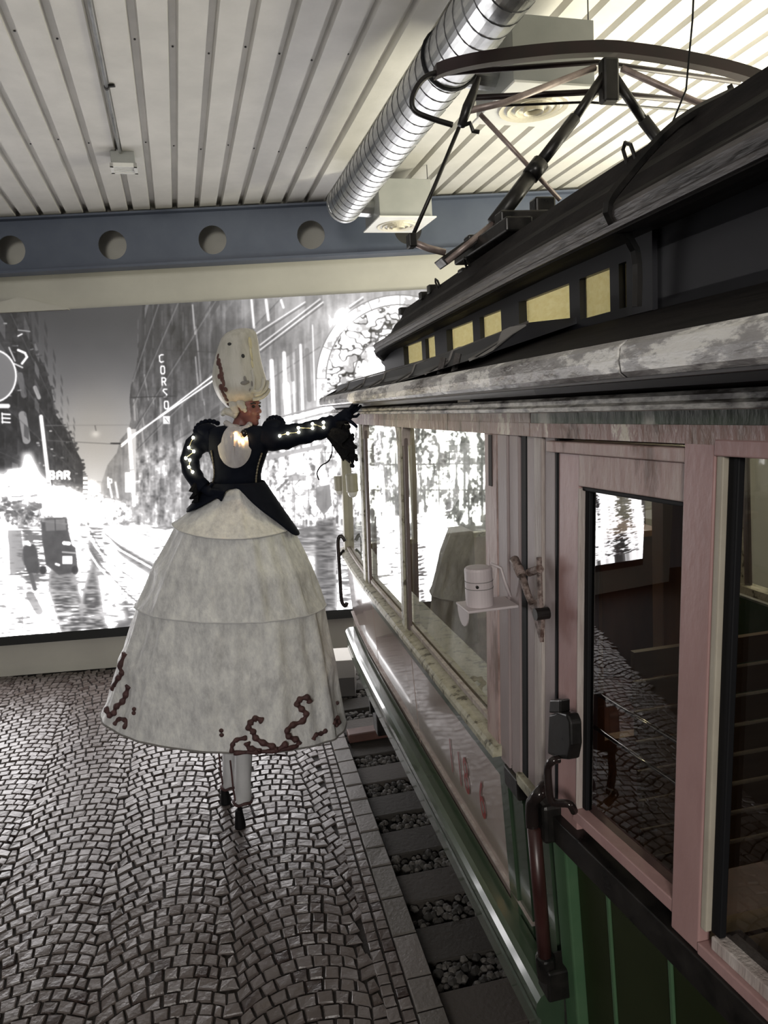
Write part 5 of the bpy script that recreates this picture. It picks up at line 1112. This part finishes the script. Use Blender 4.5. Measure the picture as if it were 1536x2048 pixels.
# bib and brooch
rings = []
for i in range(9):
    r = max(.02, i/8); rg = []
    for j in range(36):
        a = 2*math.pi*j/36; x = 470+34*r*math.cos(a)*(1 if math.sin(a) > 0 else .82); y = 892+44*r*math.sin(a); h, nn = cast(jb, x, y)
        if h is None: h = Wp(x, y, -.06)
        rg.append(h+Vector((0, -.006-.022*(1-r*r)-.006*math.sin(x*.9)*(1-.5*r), 0)))
    rings.append(rg)
mb = MB(); mb.loft(rings[::-1], caps=False); bb_ = bvh(mb); bib = PB(mb, 'jabot', 'bib_white', smooth=True)
mb = MB(); mb.tube(smoothpath([Wp(452, 846, -.05), Wp(462, 852, -.09), Wp(476, 858, -.10), Wp(492, 856, -.09), Wp(500, 848, -.05)], 4), .018, 8); PB(mb, 'collar', 'bib_white', smooth=True)
h, nn = cast(bb_, 486, 868, .012); h = h or Wp(486, 868, -.14)
mb = MB(); mb.ell(h, (.019, .012, .024), 16, 10); br_o = PB(mb, 'brooch', 'black_gloss', smooth=True)
lamp_pts = []
for x, y in ((475, 874), (480, 880), (492, 876), (499, 868), (470, 868), (484, 884)):
    q, nn = cast(bb_, x, y, .006); 
    if q is None: continue
    mb = MB(); mb.ell(q, (.0055, .0055, .0055), 8, 6); PB(mb, 'collar_bulb', 'bulb_warm', parent=br_o, smooth=True)
# fairy lights on the sleeves
for base, pxs in ((slr, [(560, 872), (576, 867), (598, 865), (598, 857), (626, 857), (626, 849), (647, 855), (647, 846)]), (sll, [(388, 876), (379, 896), (388, 902), (373, 917), (380, 920), (379, 934), (386, 945)])):
    ps = []
    for x, y in pxs:
        q, nn = cast(bs_, x, y, .008)
        if q is None: q = Wp(x, y, -.08)
        ps.append(q)
    mb = MB(); mb.tube(smoothpath(ps, 5), .0022, 5); wr = PB(mb, 'light_string', 'lamp_beige', smooth=True)
    for q in ps: mb = MB(); mb.ell(q+Vector((0, -.004, 0)), (.0082, .0082, .009), 10, 8); PB(mb, 'bulb', 'bulb', parent=wr, smooth=True)
mb = MB(); mb.tube(smoothpath([Wp(664, 888), Wp(664, 905), Wp(657, 922), Wp(642, 932), Wp(634, 946), Wp(638, 960)], 5), .0045, 7); PB(mb, 'loose_cable', 'black_rubber', smooth=True)
# -- wig
WG = [(484, 656, 496, 656, .6), (464, 660, 508, 659, .85), (448, 668, 514, 668, .95), (440, 684, 517, 684, 1), (434, 706, 519, 704, 1), (428, 728, 523, 725, 1), (425, 748, 529, 745, 1), (426, 766, 535, 764, 1), (431, 782, 539, 780, 1), (438, 796, 536, 792, .95), (446, 806, 526, 798, .9), (454, 814, 512, 802, .8), (460, 822, 492, 806, .6)]
mb = MB(); NW = 40; rings = []
for i, v in enumerate(WG):
    rings.append(ringpx(*v[:4], k=v[4], n=NW, fold=lambda t: .012*math.sin(11*t)+.008*math.sin(6*t+1), dy=.01))
mb.loft(rings); wb = bvh(mb); wig = PB(mb, 'wig', 'wig_white', smooth=True, subsurf=1)
mb = MB(); mb.tube(smoothpath([Wp(446, 828, -.02), Wp(452, 823, -.05), Wp(464, 826, -.06), Wp(474, 832, -.06)], 4), [.018]*4+[.024]*4+[.024]*4+[.018], 12); PB(mb, 'ringlet', 'wig_white', parent=wig, smooth=True)
mb = MB(); mb.tube(smoothpath([Wp(478, 800, -.07), Wp(483, 810, -.085), Wp(488, 818, -.085), Wp(492, 824, -.08)], 4), [.026]*5+[.02]*4+[.012]*3+[.006], 10); PB(mb, 'side_lock', 'wig_white', parent=wig, smooth=True)
mb = MB(); mb.tube(smoothpath([Wp(466, 802, -.06), Wp(469, 815, -.075), Wp(472, 826, -.07)], 5), [.028]*6+[.022]*5, 10); PB(mb, 'side_lock', 'wig_white', parent=wig, smooth=True)
for pp, r in (([(505, 798), (518, 796), (530, 790), (537, 779)], .014), ([(508, 790), (522, 786), (532, 776), (535, 764)], .012), ([(500, 780), (514, 784), (524, 776), (527, 758)], .012), ([(504, 740), (508, 760), (506, 778), (500, 786)], .010)):
    q = []
    for p in smoothpath([Vector((x, y, 0)) for x, y in pp], 5):
        h, nn = cast(wb, p.x, p.y, .0)
        q.append(h if h is not None else (q[-1] if q else Wp(p.x, p.y)))
    mb = MB(); mb.tube(q, r, 8); PB(mb, 'rolled_curl', 'wig_white', parent=wig, smooth=True)
def patch(x, y, rx, ry, m, nm):
    h, nn = cast(wb, x, y, .001)
    if h is None: return
    Rn = nn.to_track_quat('Z', 'Y').to_matrix(); mb = MB(); up_ = Rn.inverted()@Vector((0, 0, 1))
    ang = math.atan2(up_.y, up_.x)-math.pi/2; mb.ell(h, (rx*PXM, ry*PXM, .005), 12, 7, Rn@Matrix.Rotation(ang, 3, 'Z')); PB(mb, nm, m, parent=wig, smooth=True)
for x, y, rx, ry in ((436, 713, 3, 6), (437, 724, 5.5, 8), (440, 732, 4, 7), (442, 740, 4, 7), (443, 748, 5.5, 6), (438, 753, 4, 5), (444, 757, 5, 7), (447, 765, 3.5, 8), (443, 775, 7, 7), (451, 779, 5, 5), (445, 784, 4, 5), (449, 791, 5, 6), (453, 799, 4.5, 5), (458, 809, 5, 5)): patch(x, y, rx, ry, 'wig_patch', 'brown_patch')
for x, y, rx, ry in ((459, 688, 4, 3), (486, 712, 3.5, 4)): patch(x, y, rx, ry, 'wig_dark', 'dark_bead')
for x, y, rx, ry in ((490, 758, 3, 6), (488, 766, 7, 4), (496, 764, 3, 3), (504, 768, 2, 6), (500, 780, 2, 4)): patch(x, y, rx, ry, 'block_grey', 'grey_ornament')
for x, y, rx, ry in ((500, 686, 4, 12), (502, 708, 3, 14), (504, 728, 2.5, 8)): patch(x, y, rx, ry, 'wig_yellow', 'yellow_streak')
